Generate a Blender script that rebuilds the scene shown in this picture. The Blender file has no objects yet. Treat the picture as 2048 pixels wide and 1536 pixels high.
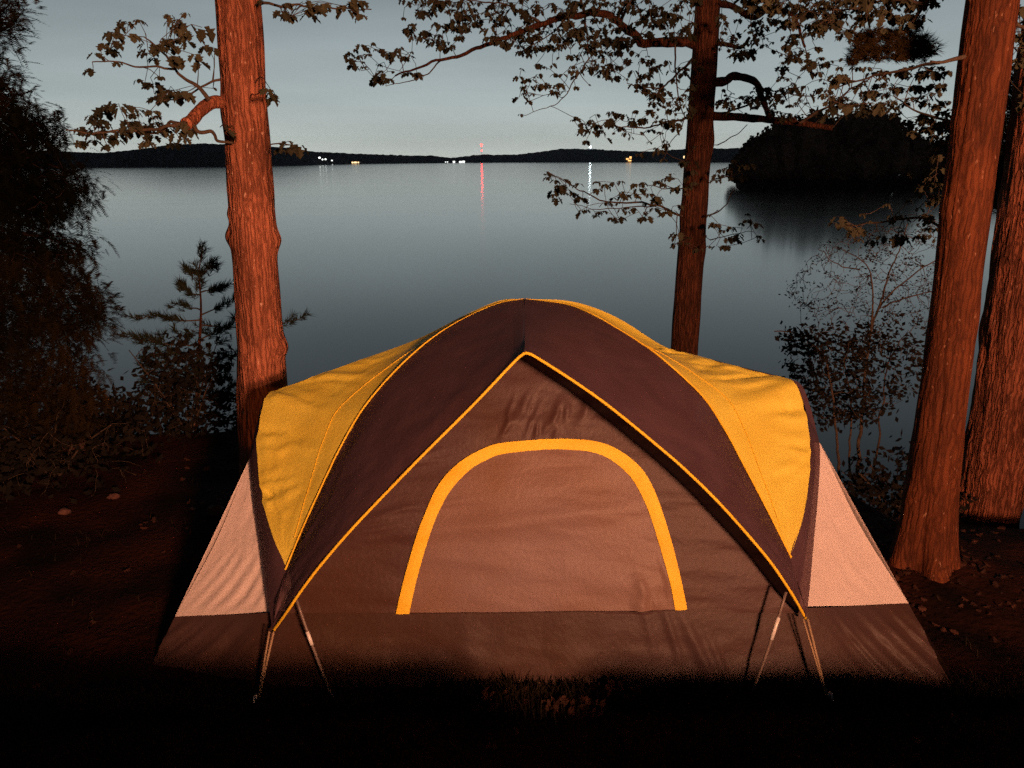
import bpy, math, random
from mathutils import Vector, Matrix, Euler, noise, kdtree
R = math.radians
random.seed(7)
S = bpy.context.scene
COL = S.collection

# ------------------------------------------------------------------ camera
FPX, W2, H2 = 1570.0, 2048.0, 1536.0          # focal length and frame in photo pixels
CAM = Vector((0.0, 0.0, 2.0))
ROT = (Euler((R(90 - 15.86), 0, 0)).to_matrix() @ Matrix.Rotation(R(-0.30), 3, 'Z'))
cd = bpy.data.cameras.new('camera')
cam = bpy.data.objects.new('camera', cd)
COL.objects.link(cam)
cam.matrix_world = Matrix.Translation(CAM) @ ROT.to_4x4()
cd.sensor_width = 36.0
cd.lens = 36.0 * FPX / W2
cd.clip_start = 0.05
cd.clip_end = 30000
S.camera = cam

# ------------------------------------------------------------------ night sky
world = bpy.data.worlds.new('World')
S.world = world
world.use_nodes = True
wn, wl = world.node_tree.nodes, world.node_tree.links
wn.clear()
w_out = wn.new('ShaderNodeOutputWorld')
w_bg = wn.new('ShaderNodeBackground')
w_bg.inputs['Strength'].default_value = 1.0
w_tc = wn.new('ShaderNodeTexCoord')
w_sep = wn.new('ShaderNodeSeparateXYZ')
w_ramp = wn.new('ShaderNodeValToRGB')          # elevation: town glow at the skyline to dark overhead
cr = w_ramp.color_ramp
stops = [(0.0, (.66, .70, .64)), (.02, (.58, .635, .60)), (.07, (.43, .50, .50)), (.13, (.325, .385, .40)),
         (.19, (.235, .285, .305)), (.34, (.135, .165, .190)), (.6, (.035, .045, .052)), (1.0, (.010, .013, .016))]
while len(cr.elements) < len(stops):
    cr.elements.new(.5)
for e, (p, c) in zip(cr.elements, stops):
    e.position = p
    e.color = (*c, 1)
w_az = wn.new('ShaderNodeMapRange')            # glow lies over the lake, the sky behind is darker
w_az.inputs['From Min'].default_value = 0.42
w_az.inputs['From Max'].default_value = 1.0
w_az.inputs['To Min'].default_value = 0.17
w_az.inputs['To Max'].default_value = 1.0
w_az.interpolation_type = 'SMOOTHERSTEP'
w_noi = wn.new('ShaderNodeTexNoise')           # thin cloud streaks
w_noi.inputs['Scale'].default_value = 3.0
w_noi.inputs['Detail'].default_value = 4.0
w_map = wn.new('ShaderNodeMapping')
w_map.inputs['Scale'].default_value = (1.0, 1.0, 7.0)
w_nr = wn.new('ShaderNodeMapRange')
w_nr.inputs['From Min'].default_value = .3
w_nr.inputs['From Max'].default_value = .7
w_nr.inputs['To Min'].default_value = .91
w_nr.inputs['To Max'].default_value = 1.07
w_m1 = wn.new('ShaderNodeMath'); w_m1.operation = 'MULTIPLY'
w_mul = wn.new('ShaderNodeVectorMath'); w_mul.operation = 'SCALE'
wl.new(w_tc.outputs['Generated'], w_sep.inputs[0])
wl.new(w_tc.outputs['Generated'], w_map.inputs['Vector'])
wl.new(w_map.outputs[0], w_noi.inputs['Vector'])
wl.new(w_noi.outputs['Fac'], w_nr.inputs['Value'])
wl.new(w_sep.outputs['Z'], w_ramp.inputs['Fac'])
wl.new(w_sep.outputs['Y'], w_az.inputs['Value'])
wl.new(w_az.outputs[0], w_m1.inputs[0])
wl.new(w_nr.outputs[0], w_m1.inputs[1])
wl.new(w_ramp.outputs['Color'], w_mul.inputs[0])
wl.new(w_m1.outputs[0], w_mul.inputs['Scale'])
wl.new(w_mul.outputs[0], w_bg.inputs['Color'])
wl.new(w_bg.outputs[0], w_out.inputs['Surface'])

# ------------------------------------------------------------------ oil lantern light
LAMP = Vector((2.05, -3.3, 2.60))
LAMP_POWER = 4300.0
fl = bpy.data.lights.new('lantern_light', 'POINT')
fl.energy = LAMP_POWER
fl.color = (1.0, 0.41, 0.215)
fl.shadow_soft_size = 0.30
flo = bpy.data.objects.new('lantern_light', fl)
COL.objects.link(flo)

S.view_settings.view_transform = 'Standard'
S.view_settings.look = 'None'
S.view_settings.exposure = 0.0
S.view_settings.gamma = 1.0
S.render.engine = 'CYCLES'
S.cycles.max_bounces = 6
S.cycles.diffuse_bounces = 3
S.cycles.glossy_bounces = 3
S.cycles.sample_clamp_indirect = 3.0
S.cycles.use_denoising = False

# ------------------------------------------------------------------ helpers
def U(px, py, Y):
    d = ROT @ Vector(((px - W2 / 2) / FPX, -(py - H2 / 2) / FPX, -1.0))
    return CAM + d * (Y / d.y)

def link(o, parent=None):
    COL.objects.link(o)
    if parent is not None:
        o.parent = parent
        o.matrix_parent_inverse = Matrix.Translation(-parent.location) if parent.type == 'EMPTY' else Matrix()
    return o

def obj(name, vf, m, parent=None, smooth=True):
    v, f = vf
    me = bpy.data.meshes.new(name)
    me.from_pydata([tuple(p) for p in v], [], f)
    me.materials.append(m)
    if smooth:
        me.polygons.foreach_set('use_smooth', [True] * len(me.polygons))
    me.update()
    return link(bpy.data.objects.new(name, me), parent)

def tag(o, label=None, cat=None, group=None, kind=None):
    if label: o['label'] = label
    if cat: o['category'] = cat
    if group: o['group'] = group
    if kind: o['kind'] = kind
    return o

def thing(name, loc, label, cat, group=None):
    o = bpy.data.objects.new(name, None)
    o.location = loc
    o.empty_display_size = .1
    COL.objects.link(o)
    return tag(o, label, cat, group)

def merge(*parts):
    V, F = [], []
    for v, f in parts:
        k = len(V)
        V += list(v)
        F += [tuple(i + k for i in q) for q in f]
    return V, F

def fbm(x, y, z=0.0, o=3):
    return noise.fractal(Vector((x, y, z)), 0.8, 2.0, o)

def curve_at(pts, t):
    """point at fraction t of a polyline, smoothed as Catmull-Rom by arc length"""
    L = [0.0]
    for a, b in zip(pts, pts[1:]):
        L.append(L[-1] + (b - a).length)
    s = t * L[-1]
    i = 0
    while i < len(pts) - 2 and L[i + 1] < s:
        i += 1
    u = (s - L[i]) / max(1e-9, L[i + 1] - L[i])
    p1, p2 = pts[i], pts[i + 1]
    p0 = pts[i - 1] if i > 0 else p1 * 2 - p2
    p3 = pts[i + 2] if i + 2 < len(pts) else p2 * 2 - p1
    return .5 * ((2 * p1) + (p2 - p0) * u + (2 * p0 - 5 * p1 + 4 * p2 - p3) * u * u + (3 * p1 - p0 - 3 * p2 + p3) * u ** 3)

def resample(pts, n):
    return [curve_at(pts, i / n) for i in range(n + 1)]

def grid(fn, nu, nv):
    V = [fn(i / nu, j / nv) for i in range(nu + 1) for j in range(nv + 1)]
    F = [(i * (nv + 1) + j, (i + 1) * (nv + 1) + j, (i + 1) * (nv + 1) + j + 1, i * (nv + 1) + j + 1) for i in range(nu) for j in range(nv)]
    return V, F

def tube(pts, rad, seg=8, cap=True):
    n = len(pts)
    rr = rad if isinstance(rad, (list, tuple)) else [rad] * n
    V, F = [], []
    prev = None
    for i, p in enumerate(pts):
        t = (pts[min(i + 1, n - 1)] - pts[max(i - 1, 0)])
        t = t.normalized() if t.length > 1e-9 else Vector((0, 0, 1))
        if prev is None:
            a = t.orthogonal().normalized()
        else:
            a = prev - t * prev.dot(t)
            a = a.normalized() if a.length > 1e-6 else t.orthogonal().normalized()
        prev = a
        b = t.cross(a)
        for k in range(seg):
            th = 2 * math.pi * k / seg
            V.append(p + (a * math.cos(th) + b * math.sin(th)) * rr[i])
    for i in range(n - 1):
        for k in range(seg):
            k2 = (k + 1) % seg
            F.append((i * seg + k, i * seg + k2, (i + 1) * seg + k2, (i + 1) * seg + k))
    if cap:
        F.append(tuple(range(seg - 1, -1, -1)))
        F.append(tuple((n - 1) * seg + k for k in range(seg)))
    return V, F

def sstep(a, b, x):
    t = min(1, max(0, (x - a) / (b - a)))
    return t * t * (3 - 2 * t)

# ------------------------------------------------------------------ materials
def mat(name, col, rough=.8, col2=None, scale=20.0, stretch=(1, 1, 1), bump=0.0, bscale=60.0, spec=.3, detail=4.0, sheen=0.0, lo=.35, hi=.65):
    m = bpy.data.materials.new(name)
    m.use_nodes = True
    n, l = m.node_tree.nodes, m.node_tree.links
    b = n['Principled BSDF']
    b.inputs['Roughness'].default_value = rough
    b.inputs['Specular IOR Level'].default_value = spec
    if sheen:
        b.inputs['Sheen Weight'].default_value = sheen
    tc = n.new('ShaderNodeTexCoord')
    mp = n.new('ShaderNodeMapping')
    mp.inputs['Scale'].default_value = stretch
    l.new(tc.outputs['Object'], mp.inputs['Vector'])
    if col2:
        no = n.new('ShaderNodeTexNoise')
        no.inputs['Scale'].default_value = scale
        no.inputs['Detail'].default_value = detail
        l.new(mp.outputs[0], no.inputs['Vector'])
        rp = n.new('ShaderNodeValToRGB')
        rp.color_ramp.elements[0].position = lo
        rp.color_ramp.elements[0].color = (*col, 1)
        rp.color_ramp.elements[1].position = hi
        rp.color_ramp.elements[1].color = (*col2, 1)
        l.new(no.outputs['Fac'], rp.inputs['Fac'])
        l.new(rp.outputs['Color'], b.inputs['Base Color'])
    else:
        b.inputs['Base Color'].default_value = (*col, 1)
    if bump:
        nb = n.new('ShaderNodeTexNoise')
        nb.inputs['Scale'].default_value = bscale
        nb.inputs['Detail'].default_value = 5
        l.new(mp.outputs[0], nb.inputs['Vector'])
        bp = n.new('ShaderNodeBump')
        bp.inputs['Strength'].default_value = bump
        bp.inputs['Distance'].default_value = .02
        l.new(nb.outputs['Fac'], bp.inputs['Height'])
        l.new(bp.outputs[0], b.inputs['Normal'])
    return m

def emit(name, col, strength):
    m = bpy.data.materials.new(name)
    m.use_nodes = True
    b = m.node_tree.nodes['Principled BSDF']
    b.inputs['Base Color'].default_value = (*col, 1)
    b.inputs['Emission Color'].default_value = (*col, 1)
    b.inputs['Emission Strength'].default_value = strength
    return m

M = {}
M['yellow'] = mat('yellow_nylon', (.82, .69, .085), .55, (.86, .76, .105), 6, bump=.10, bscale=55, spec=.35)
M['trim'] = mat('yellow_trim', (.88, .58, .03), .6, (.92, .65, .04), 9, bump=.12, bscale=70)
M['black'] = mat('charcoal_nylon', (.080, .046, .060), .65, (.094, .056, .072), 8, bump=.10, bscale=50, spec=.15)
M['wall'] = mat('grey_brown_nylon', (.062, .029, .019), .50, (.068, .041, .046), 1.6, bump=.10, bscale=45, spec=.24)
M['door'] = mat('door_nylon', (.180, .105, .070), .48, (.205, .145, .142), 1.7, bump=.10, bscale=45, spec=.24)
M['tub'] = mat('tub_polyethylene', (.052, .026, .017), .52, (.061, .039, .041), 1.6, bump=.12, bscale=40, spec=.22)
M['cream'] = mat('cream_nylon', (.76, .69, .67), .6, (.80, .73, .71), 5, bump=.10, bscale=50)
M['strap'] = mat('webbing', (.30, .22, .14), .8, (.36, .27, .17), 90)
M['pole'] = mat('fibreglass_pole', (.16, .13, .12), .35, (.20, .16, .14), 40, spec=.5)
M['steel'] = mat('steel_ferrule', (.75, .75, .72), .3, (.8, .8, .78), 40, spec=.6)
def bark_mat(name, c0, c1, c2, speck, bump=.7):
    m = bpy.data.materials.new(name)
    m.use_nodes = True
    n, l = m.node_tree.nodes, m.node_tree.links
    b = n['Principled BSDF']
    b.inputs['Roughness'].default_value = .85
    b.inputs['Specular IOR Level'].default_value = .2
    tc = n.new('ShaderNodeTexCoord')
    def noi(stretch, scale, detail=5.0):
        mp = n.new('ShaderNodeMapping'); mp.inputs['Scale'].default_value = stretch
        no = n.new('ShaderNodeTexNoise'); no.inputs['Scale'].default_value = scale; no.inputs['Detail'].default_value = detail
        l.new(tc.outputs['Object'], mp.inputs['Vector']); l.new(mp.outputs[0], no.inputs['Vector'])
        return no.outputs['Fac']
    fine, big, spk = noi((1, 1, .25), 90), noi((1, 1, .5), 5), noi((1, 1, .40), 62, 1.0)
    # plates: cells stretched along the trunk, warped, with dark furrows between them
    wn_ = n.new('ShaderNodeTexNoise'); wn_.inputs['Scale'].default_value = 9; wn_.inputs['Detail'].default_value = 3
    l.new(tc.outputs['Object'], wn_.inputs['Vector'])
    ws = n.new('ShaderNodeVectorMath'); ws.operation = 'SCALE'; ws.inputs['Scale'].default_value = .045
    l.new(wn_.outputs['Color'], ws.inputs[0])
    wa = n.new('ShaderNodeVectorMath'); wa.operation = 'ADD'
    l.new(tc.outputs['Object'], wa.inputs[0]); l.new(ws.outputs[0], wa.inputs[1])
    mp = n.new('ShaderNodeMapping'); mp.inputs['Scale'].default_value = (1, 1, .055)
    l.new(wa.outputs[0], mp.inputs['Vector'])
    vo = n.new('ShaderNodeTexVoronoi'); vo.feature = 'DISTANCE_TO_EDGE'; vo.inputs['Scale'].default_value = 46
    l.new(mp.outputs[0], vo.inputs['Vector'])
    vr = n.new('ShaderNodeMapRange'); vr.inputs['From Max'].default_value = .22
    l.new(vo.outputs['Distance'], vr.inputs['Value'])
    ad = n.new('ShaderNodeMath'); ad.operation = 'MULTIPLY_ADD'
    l.new(fine, ad.inputs[0]); ad.inputs[1].default_value = .9
    ms = n.new('ShaderNodeMath'); ms.operation = 'MULTIPLY_ADD'; ms.inputs[1].default_value = .62; ms.inputs[2].default_value = -.25
    l.new(vr.outputs[0], ms.inputs[0]); l.new(ms.outputs[0], ad.inputs[2])
    fur = ad.outputs[0]
    r1 = n.new('ShaderNodeValToRGB'); r1.color_ramp.elements[0].position = .12; r1.color_ramp.elements[1].position = .80
    r1.color_ramp.elements[0].color = (*c0, 1); r1.color_ramp.elements[1].color = (*c1, 1)
    l.new(fur, r1.inputs['Fac'])
    mr = n.new('ShaderNodeMapRange'); mr.inputs['From Min'].default_value = .3; mr.inputs['From Max'].default_value = .7
    mr.inputs['To Min'].default_value = .55; mr.inputs['To Max'].default_value = 1.25
    l.new(big, mr.inputs['Value'])
    sc = n.new('ShaderNodeVectorMath'); sc.operation = 'SCALE'
    l.new(r1.outputs['Color'], sc.inputs[0]); l.new(mr.outputs[0], sc.inputs['Scale'])
    r2 = n.new('ShaderNodeValToRGB'); r2.color_ramp.elements[0].position = .70; r2.color_ramp.elements[1].position = .76
    r2.color_ramp.elements[0].color = (0, 0, 0, 1); r2.color_ramp.elements[1].color = (speck,) * 3 + (1,)
    l.new(spk, r2.inputs['Fac'])
    mx = n.new('ShaderNodeMix'); mx.data_type = 'RGBA'
    l.new(r2.outputs['Color'], mx.inputs[0]); l.new(sc.outputs[0], mx.inputs[6]); mx.inputs[7].default_value = (*c2, 1)
    l.new(mx.outputs[2], b.inputs['Base Color'])
    bp = n.new('ShaderNodeBump'); bp.inputs['Strength'].default_value = bump; bp.inputs['Distance'].default_value = .02
    l.new(fur, bp.inputs['Height']); l.new(bp.outputs[0], b.inputs['Normal'])
    return m
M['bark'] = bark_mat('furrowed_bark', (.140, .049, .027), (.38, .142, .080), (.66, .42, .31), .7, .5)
M['bark_red'] = bark_mat('rusty_bark', (.062, .018, .007), (.145, .044, .017), (.40, .22, .14), .5, .30)
M['bark_plated'] = bark_mat('plated_bark', (.075, .024, .013), (.30, .104, .056), (.50, .30, .22), .5, .7)
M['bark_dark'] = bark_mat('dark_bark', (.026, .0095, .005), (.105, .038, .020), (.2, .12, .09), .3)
M['twig'] = mat('twig_bark', (.05, .038, .03), .9, (.10, .075, .055), 30, spec=.1)
M['twig_dark'] = mat('evergreen_twig', (.010, .007, .005), .9, (.024, .016, .011), 30, spec=.05)
M['leaf'] = mat('maple_leaf', (.018, .021, .014), .75, (.064, .066, .040), 1.6, spec=.2)
M['needle'] = mat('pine_needle', (.010, .018, .010), .7, (.020, .026, .014), 4, spec=.2)
M['needle_dark'] = mat('hemlock_needle', (.003, .004, .002), .9, (.034, .023, .009), .8, spec=.05)
M['bush'] = mat('shrub_leaf', (.006, .006, .005), .85, (.013, .011, .008), 4, spec=.2)
def let_through(m, col, fac):
    # thin nylon lets a little light straight through
    n, l = m.node_tree.nodes, m.node_tree.links
    t = n.new('ShaderNodeBsdfTransparent'); t.inputs['Color'].default_value = (*col, 1)
    x = n.new('ShaderNodeMixShader'); x.inputs['Fac'].default_value = fac
    l.new(n['Principled BSDF'].outputs[0], x.inputs[1]); l.new(t.outputs[0], x.inputs[2])
    l.new(x.outputs[0], n['Material Output'].inputs['Surface'])
let_through(M['yellow'], (1, .75, .25), .12)
let_through(M['black'], (1, .75, .75), .07)
let_through(M['cream'], (1, .92, .85), .10)
M['rock'] = mat('granite', (.07, .032, .026), .85, (.15, .072, .060), 14, bump=.5, bscale=30)
M['litter'] = mat('dry_leaf', (.025, .010, .006), .85, (.075, .028, .017), 8)
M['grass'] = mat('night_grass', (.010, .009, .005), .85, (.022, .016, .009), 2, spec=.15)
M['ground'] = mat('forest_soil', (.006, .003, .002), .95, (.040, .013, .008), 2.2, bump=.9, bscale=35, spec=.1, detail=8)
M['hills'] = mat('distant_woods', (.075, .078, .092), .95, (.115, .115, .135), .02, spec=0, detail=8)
M['isle'] = mat('island_woods', (.08, .055, .045), .95, (.22, .15, .11), .25, spec=0, detail=6)
M['house'] = mat('house_wall', (.25, .24, .22), .8, (.3, .28, .26), .5)
M['roof'] = mat('house_roof', (.06, .055, .05), .8, (.08, .07, .065), .5)
M['mast'] = mat('mast_steel', (.25, .1, .08), .6, (.3, .14, .1), 1)

# ------------------------------------------------------------------ ground, water
WATER_Z = -3.5
LIP0, LIP1, LIPZ = 0.92, 1.70, 0.785  # lip of the unseen near rise, shaped to shadow the tent's foot

def bank_edge(x):
    return 6.0 - 0.25 * sstep(-2.4, -4.5, x) - 1.9 * sstep(1.5, 2.5, x)

def G(x, y, detail=True):
    z = (LIPZ - .030 * x + .020 * fbm(x * 1.1, 8.8) + .022 * fbm(x * 4.5, 2.8) + .0 * x - .115 * math.exp(-((x - .62) / .15) ** 4)) * (1 - sstep(LIP0, LIP1, y + .10 * fbm(x * .9, 3.1)))  # includes a notch cut into the lip to let lamplight through
    yb = bank_edge(x) + .25 * fbm(x * .5, 7.7)
    d = y - yb
    if d > -0.4:
        k = d + .4
        z -= .55 * k * k / (k + .8) + .25 * max(0, k - 1.5)
    if detail and -12 < y < 14 and abs(x) < 14:
        near = 1 - sstep(6, 12, abs(x))
        for mx_, my_, mh_ in ((1.98, 3.62, .07), (-1.50, 4.30, .09)):      # soil heaped round the roots
            z += mh_ * math.exp(-((x - mx_) ** 2 + (y - my_) ** 2) / .10)
        z += near * (.030 * fbm(x * 1.3, y * 1.3, 1.0) + .014 * fbm(x * 5, y * 5, 2.0))
    return max(z, -9.0)

def axis(a, b, fine0, fine1, step, coarse):
    v, x = [], a
    while x < b:
        v.append(x)
        if fine0 <= x < fine1:
            x += step
        else:
            dist = (fine0 - x) if x < fine0 else (x - fine1)
            x += min(coarse, max(step, dist * .25))
            if v[-1] < fine0 < x:
                x = fine0
    v.append(b)
    return v
gx = axis(-160, 160, -5.5, 5.5, .06, 20)
gy = axis(-160, 60, -1, 7.6, .06, 20)
V = [(x, y, G(x, y)) for x in gx for y in gy]
ny = len(gy)
F = [(i * ny + j, (i + 1) * ny + j, (i + 1) * ny + j + 1, i * ny + j + 1) for i in range(len(gx) - 1) for j in range(ny - 1)]
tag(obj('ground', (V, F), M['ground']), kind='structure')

def on_ground(px, py):
    lo, hi = 1.0, 9.0
    for k in range(160):
        Y = lo + (hi - lo) * k / 160
        p = U(px, py, Y)
        if p.z <= G(p.x, p.y):
            return Vector((p.x, p.y, G(p.x, p.y)))
    return U(px, py, hi)

mw = bpy.data.materials.new('lake_water')
mw.use_nodes = True
n, l = mw.node_tree.nodes, mw.node_tree.links
b = n['Principled BSDF']
b.inputs['Base Color'].default_value = (.006, .010, .014, 1)
b.inputs['IOR'].default_value = 1.50
b.inputs['Roughness'].default_value = .17
tc = n.new('ShaderNodeTexCoord')
mp = n.new('ShaderNodeMapping')
mp.inputs['Scale'].default_value = (.035, .10, 1)
no = n.new('ShaderNodeTexNoise')
no.inputs['Scale'].default_value = 1.0
no.inputs['Detail'].default_value = 3
rr = n.new('ShaderNodeMapRange')
rr.inputs['From Min'].default_value = .3
rr.inputs['From Max'].default_value = .7
rr.inputs['To Min'].default_value = .100
rr.inputs['To Max'].default_value = .112
l.new(tc.outputs['Object'], mp.inputs['Vector'])
l.new(mp.outputs[0], no.inputs['Vector'])
l.new(no.outputs['Fac'], rr.inputs['Value'])
l.new(rr.outputs[0], b.inputs['Roughness'])
wv, wf = grid(lambda u, v: Vector((-7000 + 14000 * u, 4.5 + 9000 * v ** 3, WATER_Z)), 24, 24)
tag(obj('lake_water', (wv, wf), mw, smooth=False), kind='structure')

# ------------------------------------------------------------------ far hills
ridge = [(-900, 296), (-500, 298), (-200, 300), (0, 301), (100, 302), (200, 306), (260, 301), (330, 291), (400, 287), (520, 291), (580, 297),
         (620, 303), (660, 305), (720, 308), (780, 310), (830, 312), (860, 311), (900, 316), (940, 312), (965, 309), (1000, 310), (1040, 309),
         (1080, 304), (1120, 298), (1180, 298), (1240, 302), (1300, 303), (1360, 299), (1450, 297), (1550, 294), (1700, 290), (1900, 286),
         (2200, 280), (2600, 280), (3000, 285)]
def lerp_list(L, x):
    for (a, p), (c, q) in zip(L, L[1:]):
        if x <= c:
            t = max(0, (x - a) / (c - a))
            return p + (q - p) * t
    return L[-1][1]
dist_l = [(-900, 800), (450, 1050), (600, 1350), (760, 2300), (1000, 3000), (1150, 2700), (1400, 1900), (1700, 1500), (2200, 1100), (3000, 900)]
def shore_pt(px):
    D = lerp_list(dist_l, px)
    p = U(px, 326, D)
    return Vector((p.x, p.y, WATER_Z))
N = 1100
V, F = [], []
rows = 9
for i in range(N + 1):
    px = -900 + 3900 * i / N
    D = lerp_list(dist_l, px)
    base = shore_pt(px)
    jag = 1.1 * fbm(px * .045, 1.0) + 2.2 * abs(fbm(px * .22, 5.0, o=2)) + .8 * noise.noise(Vector((px * .7, 3.3, 1)))
    top = U(px, lerp_list(ridge, px) - jag * .9, D * 1.14)
    for j in range(rows):
        t = j / (rows - 1)
        if t < .12:
            z, k = -3 + 10 * t / .12 * (D / 2500), t * .1
        else:
            k = t
            z = (top.z + 3) * math.sin(min(1, (t - .12) / .88) * math.pi / 2) ** .8 + 7 * (D / 2500) * (1 - t)
            z = min(z, top.z) if j < rows - 1 else top.z
            z += fbm(px * .09, t * 9, 3) * 2.2 * (D / 2500) * (1 - t)
        q = base.lerp(Vector((top.x, top.y, WATER_Z)), k)
        V.append(Vector((q.x, q.y, WATER_Z + (z if j < rows - 1 else top.z - WATER_Z))))
    back = top.normalized() * 200
    V.append(Vector((top.x + back.x * 3, top.y + back.y * 3, WATER_Z)))
rw = rows + 1
for i in range(N):
    for j in range(rw - 1):
        F.append((i * rw + j, (i + 1) * rw + j, (i + 1) * rw + j + 1, i * rw + j + 1))
tag(obj('hills', (V, F), M['hills']), kind='structure')

# ------------------------------------------------------------------ trunks and branches
def bark_trunk(pts, rad, seg=56, rings=170, depth=.06, seed=0.0, bumps=(), flare=0.0):
    V, F = [], []
    for i in range(rings + 1):
        t = i / rings
        c = curve_at(pts, t)
        r0 = rad[0] + (rad[1] - rad[0]) * t
        if flare:
            r0 *= 1 + flare * math.exp(-t * 15)
        for k in range(seg):
            th = 2 * math.pi * k / seg
            cx, cy = math.cos(th), math.sin(th)
            z = c.z
            rg = noise.noise(Vector((cx * 8.0 + seed, cy * 8.0, z * 1.5 + seed)))
            rg2 = noise.noise(Vector((cx * 17 + seed, cy * 17.0, z * 4.0)))
            rg3 = noise.noise(Vector((cx * 1.2 + seed * 3, cy * 1.2, z * 1.9)))
            f = 1 + depth * (abs(rg) * 1.4 - .35) + depth * .6 * rg2 + .055 * rg3
            if flare:
                f += .36 * math.exp(-t * 20) * (math.cos(th * 5 + seed) + .6 * math.cos(th * 3 + seed * 2))
            for (bz, bth, br, bs) in bumps:
                dth = (th - bth + math.pi) % (2 * math.pi) - math.pi
                f += br * math.exp(-((z - bz) / bs) ** 2 - (dth / .55) ** 2)
            V.append(c + Vector((cx, cy, 0)) * r0 * f)
    for i in range(rings):
        for k in range(seg):
            k2 = (k + 1) % seg
            F.append((i * seg + k, i * seg + k2, (i + 1) * seg + k2, (i + 1) * seg + k))
    F.append(tuple(rings * seg + k for k in range(seg)))
    return V, F

LEAF = [(0, 0), (.08, .26), (.28, .20), (.40, .50), (.54, .24), (.74, .30), (1, 0)]
def leaf_mesh(P, d, side, size, fold=.3):
    nrm = d.cross(side).normalized()
    side = nrm.cross(d).normalized()
    V = [P + d * (l * size) for l, w in (LEAF[0], LEAF[-1])]
    F = []
    for s in (-1, 1):
        k = len(V)
        for l, w in LEAF[1:-1]:
            V.append(P + d * (l * size - .15 * size * l * l * 0) + side * (s * w * size) + nrm * (fold * w * size))
        ids = [0] + list(range(k, k + len(LEAF) - 2)) + [1]
        F.append(tuple(ids if s > 0 else ids[::-1]))
    return V, F

def maple_cluster(P, size, rng):
    out = []
    for _ in range(rng.choice((3, 4, 4, 5, 6))):
        a = rng.uniform(0, 2 * math.pi)
        sp = rng.uniform(.25, .95)
        d = Vector((math.cos(a) * sp, math.sin(a) * sp, -rng.uniform(.55, 1.0))).normalized()
        s = Vector((-math.sin(a), math.cos(a), rng.uniform(-.3, .3)))
        st = P + Vector((math.cos(a), math.sin(a), rng.uniform(-.2, .4))) * size * rng.uniform(.15, .5)
        out.append(leaf_mesh(st, d, s, size * rng.uniform(.65, 1.15), rng.uniform(.1, .6)))
    return merge(*out)

def small_leaves(P, size, rng):
    out = []
    for _ in range(rng.choice((4, 5, 6))):
        d = Vector((rng.gauss(0, 1), rng.gauss(0, 1), rng.gauss(-.2, .8))).normalized()
        s = d.orthogonal()
        off = Vector((rng.gauss(0, 1), rng.gauss(0, 1), rng.gauss(0, .8))) * size * .9
        q = P + off
        w = size * .28
        n2 = d.cross(s).normalized()
        out.append(([q, q + d * size * .5 + s.normalized() * w, q + d * size, q + d * size * .5 - s.normalized() * w], [(0, 1, 2, 3)]))
    return merge(*out)

def needle_tuft(P, size, rng, axis=None):
    ax = (axis or Vector((rng.gauss(0, 1), rng.gauss(0, 1), rng.uniform(.1, .9)))).normalized()
    V, F = [], []
    o = ax.orthogonal().normalized()
    o2 = ax.cross(o)
    for _ in range(26):
        th = rng.uniform(0, 6.283)
        s = rng.uniform(-.6, .6)
        d = (ax * rng.uniform(.4, 1.1) + (o * math.cos(th) + o2 * math.sin(th)) * .7).normalized()
        q = P + ax * s * size
        w = d.orthogonal().normalized() * size * .045
        k = len(V)
        V += [q - w, q + w, q + d * size * rng.uniform(.7, 1.1)]
        F.append((k, k + 1, k + 2))
    return V, F

def flat_spray(P, size, rng, axis=None):
    """a drooping evergreen spray: a twig with short needle blades both sides"""
    a = rng.uniform(0, 6.283)
    d = Vector((math.cos(a), math.sin(a), rng.uniform(-.55, .12))).normalized()
    if axis is not None:
        d = (d * .7 + axis.normalized()).normalized()
    s = d.cross(Vector((0, 0, 1))).normalized()
    V, F = [], []
    n = 11
    for i in range(n):
        t = i / n
        q = P + d * size * t + Vector((0, 0, -.25 * size * t * t))
        for sg in (-1, 1):
            L = size * (.42 - .25 * t) * rng.uniform(.7, 1.2)
            e = (s * sg + d * .7 + Vector((0, 0, rng.uniform(-.35, .2)))).normalized()
            w = d * size * .040
            k = len(V)
            V += [q - w, q + e * L, q + w]
            F.append((k, k + 1, k + 2))
    return V, F

def in_poly(x, y, P):
    c = False
    j = len(P) - 1
    for i in range(len(P)):
        if (P[i][1] > y) != (P[j][1] > y) and x < (P[j][0] - P[i][0]) * (y - P[i][1]) / (P[j][1] - P[i][1]) + P[i][0]:
            c = not c
        j = i
    return c

def scatter(poly, n, Y, dY, rng):
    xs = [p[0] for p in poly]; ys = [p[1] for p in poly]
    out = []
    while len(out) < n:
        x, y = rng.uniform(min(xs), max(xs)), rng.uniform(min(ys), max(ys))
        if in_poly(x, y, poly):
            out.append(U(x, y, Y + rng.uniform(-dY, dY)))
    return out

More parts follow.
